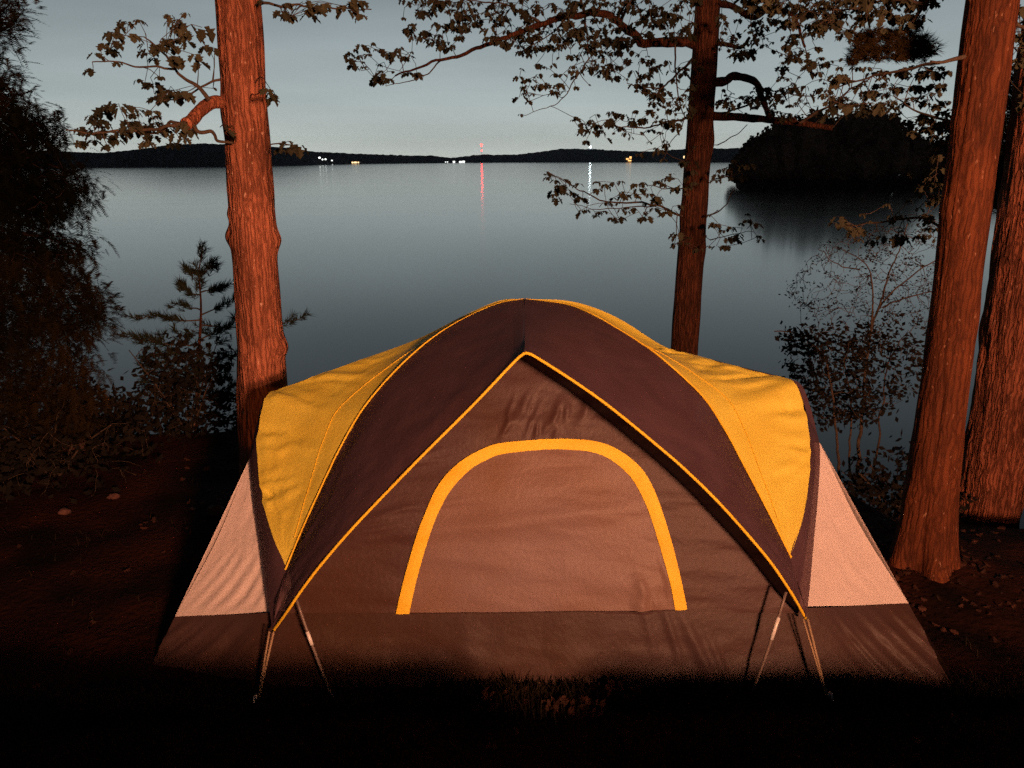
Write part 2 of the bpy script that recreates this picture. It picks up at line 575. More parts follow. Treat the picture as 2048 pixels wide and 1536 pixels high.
def grow(skeleton, targets, rng, tip=.0022, rmax=.012, bend=.16, step=.07, seg=5, zbias=0.0):
    """twigs from a skeleton [(points, radii)] out to every target; returns the twig mesh and the twig tip directions"""
    nodes = []
    for pts, rad in skeleton:
        m = max(2, int(sum((q - p).length for p, q in zip(pts, pts[1:])) / step))
        for i in range(m + 1):
            t = i / m
            k = t * (len(rad) - 1)
            a = int(min(len(rad) - 2, k))
            nodes.append((curve_at(pts, t), rad[a] + (rad[a + 1] - rad[a]) * (k - a)))
    kd0 = kdtree.KDTree(len(nodes))
    for i, (p, r) in enumerate(nodes):
        kd0.insert(p, i)
    kd0.balance()
    order = sorted(targets, key=lambda t: kd0.find(t)[2])
    parts, dirs = [], []
    kd, cnt = kd0, len(nodes)
    for n_, T in enumerate(order):
        if n_ % 12 == 0:
            kd = kdtree.KDTree(len(nodes))
            for i, (p, r) in enumerate(nodes):
                kd.insert(p, i)
            kd.balance()
        best = None
        for p, i, d in kd.find_n(T, 6):
            c = d * rng.uniform(.85, 1.25) + zbias * max(0, p.z - T.z)
            if best is None or c < best[0]:
                best = (c, p, i, d)
        _, p, i, d = best
        if d < .02:
            dirs.append((T, Vector((0, 0, -1))))
            continue
        r0 = min(nodes[i][1] * .75, tip + .011 * d, rmax)
        r0 = max(r0, tip)
        off = Vector((rng.gauss(0, 1), rng.gauss(0, 1), rng.gauss(.25, 1))) * bend * d
        m = max(2, int(d / step))
        pts, rr = [], []
        for k in range(m + 1):
            t = k / m
            q = p.lerp(T, t) + off * (4 * t * (1 - t)) * .5 + Vector((rng.gauss(0, 1), rng.gauss(0, 1), rng.gauss(0, 1))) * .05 * d / m * (t * (1 - t) * 4)
            pts.append(q)
            rr.append(r0 + (tip - r0) * t)
            if k:
                nodes.append((q, rr[-1]))
        parts.append(tube(pts, rr, seg, False))
        dirs.append((T, pts[-1] - pts[-2]))
    return merge(*parts) if parts else ([], []), dirs

def limb(pix, Y, r0, r1, rng, dY=0.0, wob=.02):
    """limb polyline from photo positions at depth Y (drifting by dY to the tip), with its radii"""
    n = len(pix)
    pts = [U(x, y, Y + dY * i / max(1, n - 1)) for i, (x, y) in enumerate(pix)]
    m = max(8, n * 5)
    pp = resample(pts, m)
    rad = [r0 + (r1 - r0) * (i / m) ** .8 for i in range(m + 1)]
    pp = [p + Vector((fbm(p.x * 6, p.z * 6, 1), fbm(p.x * 6, p.z * 6, 5), fbm(p.x * 6, p.z * 6, 9))) * wob * min(1, i / 3) for i, p in enumerate(pp)]
    return pp, rad

def vertical(px_top, py_top, px_base, Y, zb, extra=2.5):
    """trunk axis through two photo positions at depth Y, from zb up to past the frame"""
    pass

# ======================================================================== THE TENT
tent = thing('dome_tent', (0, 3.4, 0), 'yellow and charcoal dome tent with arched door and peaked awning on the lake bank', 'tent')

def fz(z):                                  # the leaning front wall: distance at height z
    return 2.70 + .46 * (max(0, z) / 1.30) ** 1.35

_r = random.Random(5)
CREASE = [(_r.uniform(-.02, .30), _r.uniform(.93, 1.04), _r.uniform(.15, .7), _r.uniform(.008, .016), _r.uniform(.02, .06), _r.uniform(.003, .008)) for _ in range(11)]   # over the door
CREASE += [(_r.uniform(.50, .62), _r.uniform(.28, .40), _r.uniform(-.45, -.2), _r.uniform(.008, .018), _r.uniform(.04, .09), _r.uniform(.003, .007)) for _ in range(5)]   # lower right of the door
CREASE += [(_r.uniform(-.75, -.25), _r.uniform(.55, .85), _r.uniform(3, 6), _r.uniform(.04, .07), _r.uniform(.015, .03), _r.uniform(.004, .008)) for _ in range(8)]
def wall_w(x, z):                           # slack folds of the front wall
    d = .011 * fbm(x * 1.1, z * 3.2, 4.0) + .006 * fbm(x * 2.2 + z * 3, z * 9, 2.0)
    d += .012 * math.exp(-((z - .62 - .10 * x) / .035) ** 2) * sstep(-1.0, -.2, x) * (1 - sstep(.3, .9, x))
    for xc, zc, sl, w_, h_, a_ in CREASE:
        if abs(z - zc) < h_ * 3:
            d += 1.6 * a_ * math.exp(-((x - xc - sl * (z - zc) - .015 * fbm(z * 9, xc * 7)) / w_) ** 2 - ((z - zc) / h_) ** 2)
    return -d

def wall_pt(px, py, front=0.0):
    Y = 2.8
    for _ in range(12):
        p = U(px, py, Y)
        Y = fz(p.z)
    p = U(px, py, Y)
    p.y += wall_w(p.x, p.z) - front
    return p

def PX(L):
    return [U(*q) for q in L]

arch_px = {
 'L': [(1050, 598), (1000, 607), (930, 637), (870, 674), (815, 720), (765, 772), (720, 830), (678, 905), (640, 985), (605, 1063), (573, 1140)],
 'R': [(1050, 598), (1130, 609), (1180, 628), (1230, 656), (1275, 684), (1320, 716), (1400, 790), (1445, 856), (1485, 930), (1535, 1026), (1580, 1116)]}
pipe_px = {
 'L': [(1050, 706), (1030, 722), (950, 806), (840, 916), (770, 988), (700, 1062), (640, 1132), (600, 1185), (575, 1222), (545, 1264)],
 'R': [(1050, 706), (1075, 716), (1200, 799), (1330, 904), (1390, 958), (1440, 1008), (1500, 1075), (1545, 1130), (1585, 1190), (1612, 1238)]}
edge_px = {
 'L': [(1050, 598), (1000, 601), (930, 630), (830, 680), (700, 727), (570, 774), (538, 788), (524, 820), (516, 860), (514, 890), (518, 950), (530, 1020), (548, 1080), (573, 1140)],
 'R': [(1050, 598), (1130, 601), (1190, 616), (1250, 644), (1330, 694), (1400, 713), (1480, 735), (1560, 754), (1590, 766), (1607, 805), (1619, 870), (1618, 960), (1604, 1040), (1580, 1116)]}
edge_Y = [3.56, 3.56, 3.55, 3.54, 3.52, 3.50, 3.46, 3.40, 3.33, 3.28, 3.17, 3.03, 2.90, 2.80]
def arch_Y(i, n):
    t = i / (n - 1)
    return 3.56 - .76 * t ** 1.25
def arch3(s):
    L = arch_px[s]
    return [U(x, y, arch_Y(i, len(L))) for i, (x, y) in enumerate(L)]
def pipe3(s):
    out = []
    L = pipe_px[s]
    for i, (x, y) in enumerate(L):
        t = i / (len(L) - 1)
        Y = 2.9
        for _ in range(12):
            p = U(x, y, Y)
            Y = fz(p.z) - (.29 * (1 - t) ** .45 + .05)
        out.append(U(x, y, Y))
    return out
def edge3(s):
    return [U(x, y, Y) for (x, y), Y in zip(edge_px[s], edge_Y)]

_r = random.Random(17)
FOLD = {sg: [(_r.uniform(.34, .84), _r.uniform(-.10, .06), _r.uniform(.005, .014), _r.choice((-1, 1, 1)) * _r.uniform(.007, .016), _r.uniform(.15, .6), _r.random()) for _ in range(26)] for sg in (-1, 1)}
for s in 'LR':
    A, P, B = arch3(s), pipe3(s), edge3(s)
    sg = -1 if s == 'L' else 1
    # the charcoal awning: from the arch pole down to its yellow bound edge
    tipA = A + [U(*({'L': (556, 1200), 'R': (1600, 1180)}[s]), 2.70)]
    def aw(u, v, tipA=tipA, P=P, sg=sg):
        a, p = curve_at(tipA, u), curve_at(P, u)
        q = a.lerp(p, v)
        d = .022 * math.sin(v * math.pi) * (1 - u * .5)
        d += .006 * fbm(u * 5, v * 2.5, 3 + sg) + .004 * fbm(u * 14 + v * 9, v * 3, 7 + sg)
        return q + Vector((0, -.6, .8)) * d * min(1, 6 * u) - Vector((0, 0, .0))
    obj('awning_panel', grid(aw, 90, 26), M['black'], tent)
    # the yellow side of the fly
    def fy(u, v, A=A, B=B, sg=sg):
        a, b = curve_at(A, u), curve_at(B, u)
        q = a.lerp(b, v)
        nrm = Vector((sg * .55, -.6, .58))
        env = sstep(.18, .5, u) * (1 - sstep(.93, 1.0, u))
        w = v ** 1.3
        d = .006 * fbm(u * 5, v * 2.0, 5 + sg) * env
        for u0, sl, w_, a_, v0, kk in FOLD[sg]:
            uu = u - u0 - sl * (1 - v) - .012 * fbm(v * 3.0, u0 * 40)
            if abs(uu) < w_ * 3:
                d += a_ * math.exp(-(uu / w_) ** 2) * sstep(v0, min(1, v0 + .5), v) * (1 - .5 * kk * v) * (1 - .65 * sstep(.88, 1.0, v))
        d -= .020 * math.sin(math.pi * v) * math.sin(math.pi * u)
        return q + nrm * d
    side = obj('fly_side_panel', grid(fy, 130, 40), M['yellow'], tent)
    # sleeve of the arch pole
    ap = resample(A, 60)
    obj('pole_sleeve', tube([p + Vector((sg * .004, -.004, .003)) for p in ap], [.0012 + .0028 * sstep(.12, .4, i / 60) for i in range(61)], 8), M['trim'], tent)
    sm = [fy(t / 50, .16 + .10 * math.sin(math.pi * t / 50)) + Vector((sg * .001, -.002, .0015)) for t in range(8, 47)]
    obj('seam', tube(sm, .0016, 6), M['trim'], side)
    # dark hem hanging below the yellow side
    inner = B[5:] + [U(*({'L': (563, 1180), 'R': (1596, 1165)}[s]), 2.76)]
    out_px = {'L': [(566, 774, 3.54), (528, 800, 3.50), (513, 850, 3.44), (501, 905, 3.36), (500, 928, 3.32), (507, 1000, 3.18), (521, 1090, 3.00), (535, 1190, 2.80), (545, 1264, 2.68)],
              'R': [(1563, 753, 3.54), (1601, 768, 3.50), (1620, 812, 3.44), (1633, 862, 3.38), (1640, 900, 3.32), (1637, 980, 3.18), (1628, 1080, 3.00), (1619, 1180, 2.80), (1612, 1238, 2.68)]}[s]
    outer = PX(out_px)
    def hem(u, v, inner=inner, outer=outer):
        q = curve_at(inner, u).lerp(curve_at(outer, u), v)
        return q + Vector((0, -.01, 0)) * math.sin(v * 3.14) * .6
    obj('fly_hem', grid(hem, 60, 8), M['black'], tent)
    # yellow binding along the awning edge
    obj('awning_piping', tube(resample(P, 80), .0058, 8), M['trim'], tent)
    # cream wing
    cw = {'L': dict(top=(500, 915, 3.40), tip=(350, 1233, 2.90), inn=(590, 1223, 2.80)),
          'R': dict(top=(1640, 886, 3.40), tip=(1817, 1206, 2.90), inn=(1600, 1216, 2.80))}[s]
    top, tipw, inn = (U(*cw[k]) for k in ('top', 'tip', 'inn'))
    e1 = [top, top.lerp(tipw, .5) + (Vector((.0, 0, -.022)) - Vector((sg * .012, 0, 0))), tipw]
    topi = top + Vector((-sg * .09, -.03, .02))
    e2 = [topi, topi.lerp(inn, .5) + Vector((0, .03, 0)), inn]
    def wing(u, v, e1=e1, e2=e2, sg=sg):
        a, b = curve_at(e1, u), curve_at(e2, u)
        q = a.lerp(b, v)
        ph = (v * 1.0 + u * (.9 if sg < 0 else .7)) * 9
        d = .0052 * sstep(.50, .85, u) * (1 - sstep(.93, 1.0, u)) * (math.sin(ph * 4.6 + 1.5 * fbm(u * 2, v * 2, 3)) + .5 * fbm(ph * 2, 1.0)) * math.sin(math.pi * min(1, v * 1.02)) * (1.0 if sg < 0 else .3)
        d += .006 * fbm(u * 4, v * 4, 6 + sg) * math.sin(math.pi * v)
        return q + Vector((sg * .4, -.8, .3)) * d
    obj('side_wing', grid(wing, 70, 50), M['cream'], tent)
    # rear half, out of sight behind the fly
    def rear(u, v, B=B, sg=sg):
        a = curve_at(B[:7], u)
        b = Vector((a.x * 1.02 + sg * .02, 4.75 - .15 * abs(a.x), .30))
        q = a.lerp(b, v)
        q.z += .10 * math.sin(math.pi * v) * (1 - v)
        return q + Vector((0, .15 * math.sin(math.pi * v), 0))
    obj('rear_fly', grid(rear, 40, 24), M['yellow'], tent)
    # rear of the cream wing
    rc = Vector((sg * 1.15, 4.6, .22))
    def rw_(u, v, top=top, tipw=tipw, rc=rc, sg=sg):
        a = top.lerp(tipw, u)
        b = (top + Vector((-sg * .25, .5, -.25))).lerp(rc, u)
        return a.lerp(b, v) - Vector((sg * .012, 0, .01)) * math.sin(math.pi * v)
    obj('rear_wing', grid(rw_, 24, 24), M['cream'], tent)
    # tub side of the wing going back
    foot = {'L': (296, 1348), 'R': (1921, 1384)}[s]
    fp = on_ground(*foot); fp.z = G(fp.x, fp.y) - .03
    def tubside(u, v, tipw=tipw, fp=fp, rc=rc):
        a = tipw.lerp(fp, v)
        b = rc.lerp(Vector((rc.x * 1.03, rc.y, -.05)), v)
        return a.lerp(b, u)
    obj('tub_side', grid(tubside, 20, 6), M['tub'], tent)

# tub along the front
seam_px = [(350, 1233, 2.90), (470, 1229, 2.84), (590, 1224, 2.78), (800, 1226, None), (1080, 1224, None), (1370, 1217, None), (1605, 1216, 2.78), (1710, 1212, 2.84), (1817, 1206, 2.90)]
seam = []
for x, y, Y in seam_px:
    seam.append(U(x, y, Y) if Y else wall_pt(x, y))
foot_px = [(296, 1348), (410, 1362), (540, 1378), (800, 1388), (1080, 1390), (1370, 1388), (1620, 1388), (1770, 1388), (1921, 1386)]
foot = []
for x, y in foot_px:
    p = on_ground(x, y)
    foot.append(Vector((p.x, min(p.y, 2.80), G(p.x, p.y) - .03)))
def tubf(u, v):
    a, b = curve_at(seam, u), curve_at(foot, u)
    q = a.lerp(b, v)
    ed = sstep(.0, .18, u) * (1 - sstep(.82, 1.0, u))
    side = 1 - ed
    ph = (u * 46 + (v * 3.2 if u < .5 else -v * 3.2))
    d = .026 * side * math.sin(v * math.pi) * (fbm(ph * .9, 2.0) + .6 * fbm(ph * 2.2, 6.0))
    d += .010 * fbm(u * 10, v * 2, 3.3) * math.sin(math.pi * v)
    x = q.x
    for xc, sl, w_, a_, v0 in ((.60, .10, .014, .010, .35), (.66, .15, .022, .014, .5), (.735, .13, .013, .009, .6), (.52, .08, .018, .006, .25), (-.2, .05, .05, .006, .5), (.2, .03, .06, .006, .4)):
        d += a_ * math.exp(-((x - xc - sl * v) / w_) ** 2) * math.exp(-((v - v0) / .35) ** 2)
    return q + Vector((0, -1, .2)) * d
obj('tub_front', grid(tubf, 260, 24), M['tub'], tent)

# front wall, up to behind the awning
def wl_edge(s, py):
    """photo x of the wall's edge: a quarter of the way from the awning binding to the arch"""
    def at(L):
        for (x0, y0), (x1, y1) in zip(L, L[1:]):
            if (y0 <= py <= y1):
                return x0 + (x1 - x0) * (py - y0) / (y1 - y0)
        return L[-1][0] if py > L[-1][1] else L[0][0]
    p, a = at(pipe_px[s]), at(arch_px[s])
    if py > 1120:
        a = at(arch_px[s]) + ((-1 if s == 'L' else 1) * 10)
    return p + (a - p) * .25
def wallf(u, v):
    py = 684 + (1226 - 684) * v
    if py < 720:
        k = (py - 684) / 36
        xl, xr = 1050 - 26 * k - 12, 1050 + 26 * k + 12
        xl2, xr2 = wl_edge('L', 720), wl_edge('R', 720)
        xl, xr = 1046 + (xl2 - 1046) * k, 1054 + (xr2 - 1054) * k
    else:
        xl, xr = wl_edge('L', py), wl_edge('R', py)
    return wall_pt(xl + (xr - xl) * u, py)
obj('front_wall', grid(wallf, 150, 110), M['wall'], tent)

# arched door with its yellow surround
do = [(792, 1226), (806, 1165), (830, 1080), (846, 1035), (870, 980), (895, 945), (930, 915), (965, 896), (1005, 884), (1090, 877), (1150, 877), (1195, 882),
      (1235, 897), (1275, 927), (1300, 962), (1322, 1015), (1345, 1090), (1362, 1160), (1373, 1215)]
di = [(819, 1226), (832, 1165), (853, 1090), (868, 1045), (890, 997), (913, 964), (944, 935), (975, 918), (1010, 906), (1090, 898), (1148, 899), (1188, 904),
      (1220, 917), (1253, 944), (1276, 976), (1298, 1025), (1320, 1095), (1338, 1160), (1349, 1216)]
def v2(L): return [Vector((x, y, 0)) for x, y in L]
do_, di_ = v2(do), v2(di)
def doorf(u, v):
    a = curve_at(di_, v * .5)
    b = curve_at(di_, 1 - v * .5)
    q = a.lerp(b, u)
    return wall_pt(q.x, q.y, .006)
door = obj('door', grid(doorf, 90, 70), M['door'], tent)
def trimf(u, v):
    q = curve_at(do_, u).lerp(curve_at(di_, u), v)
    p = wall_pt(q.x, q.y, .011 + .003 * math.sin(math.pi * v))
    return p
obj('door_trim', grid(trimf, 140, 6), M['trim'], door)
# fabric on the inner door: the zip hem along the bottom
zl = resample([wall_pt(x, 1226 - (x - 792) * .017, .008) for x in range(800, 1371, 30)], 60)
obj('zip', tube(zl, .0022, 6), M['tub'], door)

# ridge seam
rs = [U(1050, 599, 3.55), U(1050, 640, 3.28), U(1050, 705, pipe3('L')[0].y)]
obj('ridge_seam', tube([p + Vector((0, -.003, .004)) for p in resample(rs, 20)], .0025, 6), M['black'], tent)

# door poles with steel ferrules, straps and pegs
for s, tp, bt in (('L', (592, 1196), (684, 1374)), ('R', (1572, 1184), (1488, 1380))):
    a = U(*tp, 2.66)
    b_ = on_ground(*bt)
    b_ = Vector((b_.x, min(b_.y, 2.58), G(b_.x, b_.y) - .02))
    po = obj('awning_pole', tube([a.lerp(b_, t / 8) + Vector((0, -.01 * math.sin(3.14 * t / 8), 0)) for t in range(9)], .0055, 10), M['pole'], tent)
    t0, t1 = (.30, .42) if s == 'L' else (.22, .42)
    c0, c1 = a.lerp(b_, t0), a.lerp(b_, t1)
    obj('ferrule', tube([c0 + Vector((0, -.009, 0)), c1 + Vector((0, -.010, 0))], .0072, 10), M['steel'], po)
for s, tp, bt in (('L', (545, 1262), (530, 1392)), ('R', (1611, 1236), (1638, 1380))):
    a = U(*tp, 2.66)
    b_ = on_ground(*bt)
    b_ = Vector((b_.x, min(b_.y, 2.56), G(b_.x, b_.y) - .01))
    parts = []
    for off, w in ((-.011, .005), (.006, .006)):
        pts = [a.lerp(b_, t / 6) + Vector((off * (1 - t / 6), -.004, 0)) for t in range(7)]
        parts.append(tube(pts, w * .8, 6))
    obj('strap', merge(*parts), M['strap'], tent)
    obj('peg', merge(tube([b_ + Vector((0, 0, .05)), b_ + Vector((0, .03, -.12))], .004, 8),
                     tube([b_ + Vector((0, 0, .05)), b_ + Vector((.0, -.02, .055)), b_ + Vector((0, -.03, .035))], .004, 8)), M['steel'], tent)

# ======================================================================== TREES
def trunk_axis(top_px, base_px, Y, base_dY=0.0, above=3.0):
    """axis through two photo positions; goes on up past the frame and down into the ground"""
    t, b_ = U(*top_px, Y), U(*base_px, Y + base_dY)
    d = (t - b_)
    up = t + d.normalized() * above
    dn = Vector((b_.x, b_.y, G(b_.x, b_.y) - .25)) if b_.z > G(b_.x, b_.y) - .25 else b_
    if (b_ - dn).length < .05:
        return [b_, b_.lerp(t, .5), t, up]
    return [dn, b_, b_.lerp(t, .5), t, up]

# --- tree left of the tent
rng = random.Random(11)
YA = 4.30
treeA = thing('tree', (U(500, 985, YA).x, YA, 0), 'thick orange lit tree trunk left of the tent with a broken side limb', 'tree', 'trees on the bank')
axA = trunk_axis((476, 0), (535, 900), YA)
def ang(dx): return math.atan2(-abs(.6), dx)
z_at = lambda py, Y: U(1024, py, Y).z
bumpsA = [(z_at(470, YA), math.pi * .97, .30, .055), (z_at(425, YA), math.pi * .95, .14, .03), (z_at(478, YA), .02, .20, .05), (z_at(690, YA), -.25, .32, .06), (z_at(210, YA), math.pi * 1.02, .12, .10), (z_at(800, YA), math.pi, .10, .2)]
obj('trunk', bark_trunk(axA, (.132, .081), 96, 300, .085, 1.7, bumpsA, flare=.70), M['bark'], treeA)
stub = limb([(455, 205), (425, 205), (402, 220), (385, 240), (372, 248)], YA - .05, .032, .030, rng, -.25, .004)
obj('broken_limb', tube(stub[0], [r * (1 + .15 * fbm(i * .7, 3)) for i, r in enumerate(stub[1])], 12), M['bark'], treeA)
groupsA = [
    ([limb([(372, 245), (330, 255), (270, 262), (200, 265), (130, 262)], YA - .3, .010, .003, rng, -.2),
      limb([(375, 248), (340, 245), (310, 268), (230, 262), (180, 270)], YA - .3, .009, .003, rng, .1),
      limb([(385, 248), (400, 265), (425, 262), (440, 280), (470, 282)], YA - .28, .012, .006, rng, .1),
      limb([(418, 200), (390, 165), (352, 140), (335, 110), (320, 100), (285, 75)], YA - .2, .012, .003, rng, -.1),
      limb([(350, 138), (300, 132), (240, 128), (190, 125)], YA - .25, .006, .0025, rng, -.1),
      limb([(450, 158), (410, 165), (370, 190), (320, 200)], YA, .007, .003, rng, -.2)],
     [([(170, 60), (300, 30), (430, 60), (440, 110), (330, 165), (180, 150)], 32), ([(160, 210), (260, 200), (330, 225), (330, 262), (230, 290), (160, 290)], 40),
      ([(260, 165), (330, 150), (430, 165), (430, 185), (310, 200)], 12), ([(330, 20), (375, 25), (370, 80), (330, 90)], 10), ([(270, 230), (470, 250), (460, 300), (290, 290)], 14)]),
    ([limb([(520, 5), (560, 8), (640, 12), (740, 18)], YA + .2, .008, .003, rng, .1)], [([(520, 0), (760, 0), (740, 35), (560, 35)], 20)]),
    ([limb([(505, 185), (530, 180), (550, 195)], YA, .005, .003, rng)], [([(518, 165), (560, 165), (555, 205), (520, 205)], 5)]),
    ([limb([(515, 290), (550, 285), (585, 290)], YA, .004, .003, rng)], [([(560, 275), (600, 278), (590, 310), (555, 310)], 4)])]
folA = []
for sk_, polys in groupsA:
    tg = []
    for poly, n_ in polys:
        tg += scatter(poly, n_, YA - .15, .35, rng)
    tw, tips = grow(sk_, tg, rng, tip=.0015, rmax=.008)
    obj('branch', merge(*[tube(p, r, 8, False) for p, r in sk_], tw), M['twig'], treeA)
    folA += [maple_cluster(p, rng.uniform(.030, .065), rng) for p, d in tips]
obj('foliage', merge(*folA), M['leaf'], treeA, smooth=False)

# --- tree behind the tent
rng = random.Random(23)
YB = 7.0
treeB = thing('tree', (U(1372, 760, YB).x, YB, G(U(1372, 760, YB).x, YB)), 'slim tree behind the tent with crooked limbs and drooping young leaves', 'tree', 'trees on the bank')
axB = trunk_axis((1417, 0), (1370, 690), YB)
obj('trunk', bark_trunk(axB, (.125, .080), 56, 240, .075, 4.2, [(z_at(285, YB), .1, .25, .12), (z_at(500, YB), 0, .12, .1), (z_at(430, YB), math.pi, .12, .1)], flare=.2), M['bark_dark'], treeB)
big = [limb([(1400, 88), (1340, 82), (1285, 88), (1272, 75), (1245, 48), (1215, 32), (1170, 27), (1120, 38), (1060, 55), (985, 85), (920, 110), (860, 128), (790, 150)], YB, .045, .006, rng, -.7, .02),
       limb([(1425, 165), (1450, 162), (1468, 152), (1510, 163), (1522, 190), (1540, 235)], YB, .040, .020, rng, -.3, .008),
       limb([(1425, 232), (1470, 234), (1540, 240), (1600, 246), (1665, 256)], YB, .038, .020, rng, -.5, .008),
       limb([(1425, 86), (1450, 88), (1482, 94), (1500, 76)], YB, .022, .012, rng, -.2, .008),
       limb([(1430, 5), (1465, 12), (1502, 35), (1540, 18), (1570, 22), (1592, 42), (1610, 95)], YB, .030, .009, rng, -.3, .012)]
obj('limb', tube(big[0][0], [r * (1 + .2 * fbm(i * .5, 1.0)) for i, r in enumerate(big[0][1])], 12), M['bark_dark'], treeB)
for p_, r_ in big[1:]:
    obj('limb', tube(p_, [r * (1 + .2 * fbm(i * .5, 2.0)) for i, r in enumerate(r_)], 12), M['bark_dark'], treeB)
skB = [limb([(1380, 437), (1350, 425), (1310, 410), (1260, 406), (1210, 402), (1160, 380), (1120, 360), (1092, 345)], YB, .012, .003, rng, -.5),
       limb([(1310, 412), (1250, 417), (1190, 417), (1140, 408)], YB - .1, .006, .002, rng, -.3),
       limb([(1385, 232), (1340, 245), (1280, 255), (1210, 252), (1180, 250)], YB, .010, .003, rng, -.3),
       limb([(1375, 375), (1330, 377), (1290, 370)], YB, .006, .003, rng, -.2),
       limb([(1385, 118), (1360, 140), (1330, 172), (1290, 176), (1255, 168)], YB, .012, .003, rng, -.4),
       limb([(1350, 80), (1352, 150), (1358, 200), (1368, 240), (1340, 290)], YB - .3, .008, .003, rng, -.1),
       limb([(1170, 30), (1172, 70), (1178, 120)], YB - .3, .010, .003, rng, -.1),
       limb([(1180, 115), (1140, 170), (1110, 210), (1050, 230)], YB - .4, .006, .002, rng, -.2),
       limb([(1140, 30), (1100, 70), (1060, 90)], YB - .3, .008, .003, rng, -.2),
       limb([(1085, 48), (1040, 20), (980, 5), (900, -5)], YB - .4, .010, .003, rng, -.2),
       limb([(880, 122), (860, 145), (820, 160), (770, 172)], YB - .5, .006, .002, rng, -.1),
       limb([(1240, 45), (1260, 10), (1300, -40)], YB - .2, .016, .006, rng, .2),
       limb([(1170, 28), (1160, -10), (1120, -50)], YB - .2, .014, .006, rng, .2),
       limb([(1420, 430), (1450, 412), (1470, 380)], YB, .007, .003, rng, -.2),
       limb([(1425, 360), (1460, 350), (1490, 340)], YB, .007, .003, rng, -.2),
       limb([(1420, 480), (1460, 470), (1510, 465)], YB, .005, .002, rng, -.2),
       limb([(1435, 290), (1470, 270), (1495, 250)], YB, .005, .003, rng, -.2),
       limb([(1590, 40), (1640, 20), (1690, 25)], YB - .3, .010, .004, rng, -.3),
       limb([(1600, 246), (1640, 220), (1700, 180), (1740, 160)], YB - .5, .012, .004, rng, -.3),
       limb([(1440, 232), (1500, 205), (1560, 190), (1630, 190)], YB, .010, .004, rng, -.2)]
tg = []
regB = [([(690, 95), (760, 80), (830, 100), (850, 140), (740, 175), (700, 140)], 22), ([(800, 0), (880, -10), (960, 40), (900, 105), (810, 80)], 40),
        ([(860, 0), (1400, -20), (1390, 90), (1300, 70), (1230, 110), (1060, 100), (960, 75)], 175), ([(1010, 60), (1250, 50), (1270, 100), (1200, 125), (1020, 105)], 46),
        ([(1040, 130), (1250, 120), (1230, 160), (1100, 190), (1040, 230), (1035, 160)], 34), ([(1260, 100), (1400, 110), (1390, 240), (1290, 210), (1250, 165)], 42),
        ([(1130, 225), (1390, 215), (1385, 260), (1170, 285)], 30), ([(1080, 335), (1200, 365), (1390, 340), (1385, 400), (1300, 460), (1110, 415)], 50),
        ([(1420, 420), (1530, 430), (1530, 480), (1440, 500), (1340, 500), (1350, 470)], 24), ([(1430, -10), (1560, -10), (1560, 100), (1440, 130)], 46),
        ([(1440, 170), (1600, 170), (1600, 235), (1440, 230)], 40), ([(1500, 80), (1740, 40), (1800, 230), (1640, 240), (1560, 170)], 85), ([(1540, -10), (1760, -10), (1700, 70), (1570, 60)], 46),
        ([(1430, 320), (1500, 320), (1490, 360), (1430, 380)], 8), ([(1230, 290), (1400, 270), (1390, 330), (1330, 330)], 7)]
for poly, n_ in regB:
    tg += scatter(poly, int(n_ * (1.75 if poly[0][0] < 1300 else 1.3)), YB - .35, .5, rng)
tw, tips = grow(big + skB, tg, rng, tip=.0022, rmax=.010)
obj('branches', merge(*[tube(p, r, 8, False) for p, r in skB], tw), M['twig'], treeB)
obj('foliage', merge(*[maple_cluster(p, (.024 + .050 * rng.random() ** 1.3), rng) for p, d in tips]), M['leaf'], treeB, smooth=False)

# --- tree right of the tent
rng = random.Random(31)
YC = 3.55
treeC = thing('tree', (U(1853, 1150, YC).x, YC, 0), 'straight rust coloured tree trunk standing just right of the tent', 'tree', 'trees on the bank')
axC = trunk_axis((1984, 0), (1846, 1120), YC)
obj('trunk', bark_trunk(axC, (.100, .094), 80, 280, .07, 8.1, [(z_at(640, YC), 0, .10, .10), (z_at(250, YC), math.pi, .1, .05), (z_at(880, YC), .1, .08, .05), (z_at(420, YC), 3.0, .07, .06), (z_at(1000, YC), 3.1, .08, .07)], flare=1.1), M['bark_red'], treeC)
skC = [limb([(1945, 108), (1910, 118), (1880, 124), (1862, 122)], YC, .012, .004, rng, -.1, .004),
       limb([(1960, -60), (1880, -30), (1850, 10), (1808, 60), (1770, 75), (1715, 95)], YC + .3, .016, .004, rng, .3, .01),
       limb([(1850, 8), (1780, 0), (1700, 20), (1640, 15)], YC + .4, .009, .003, rng, .3),
       limb([(1880, 125), (1830, 130), (1760, 150), (1700, 170), (1665, 180)], YC + .1, .008, .003, rng, .4),
       limb([(1925, 240), (1880, 232), (1830, 220), (1780, 190)], YC, .007, .003, rng, .4),
       limb([(1900, 470), (1840, 440), (1780, 440), (1690, 455)], YC + .2, .008, .003, rng, .5),
       limb([(2020, 30), (2060, 60), (2090, 100)], YC, .010, .004, rng, .2)]
folC = []
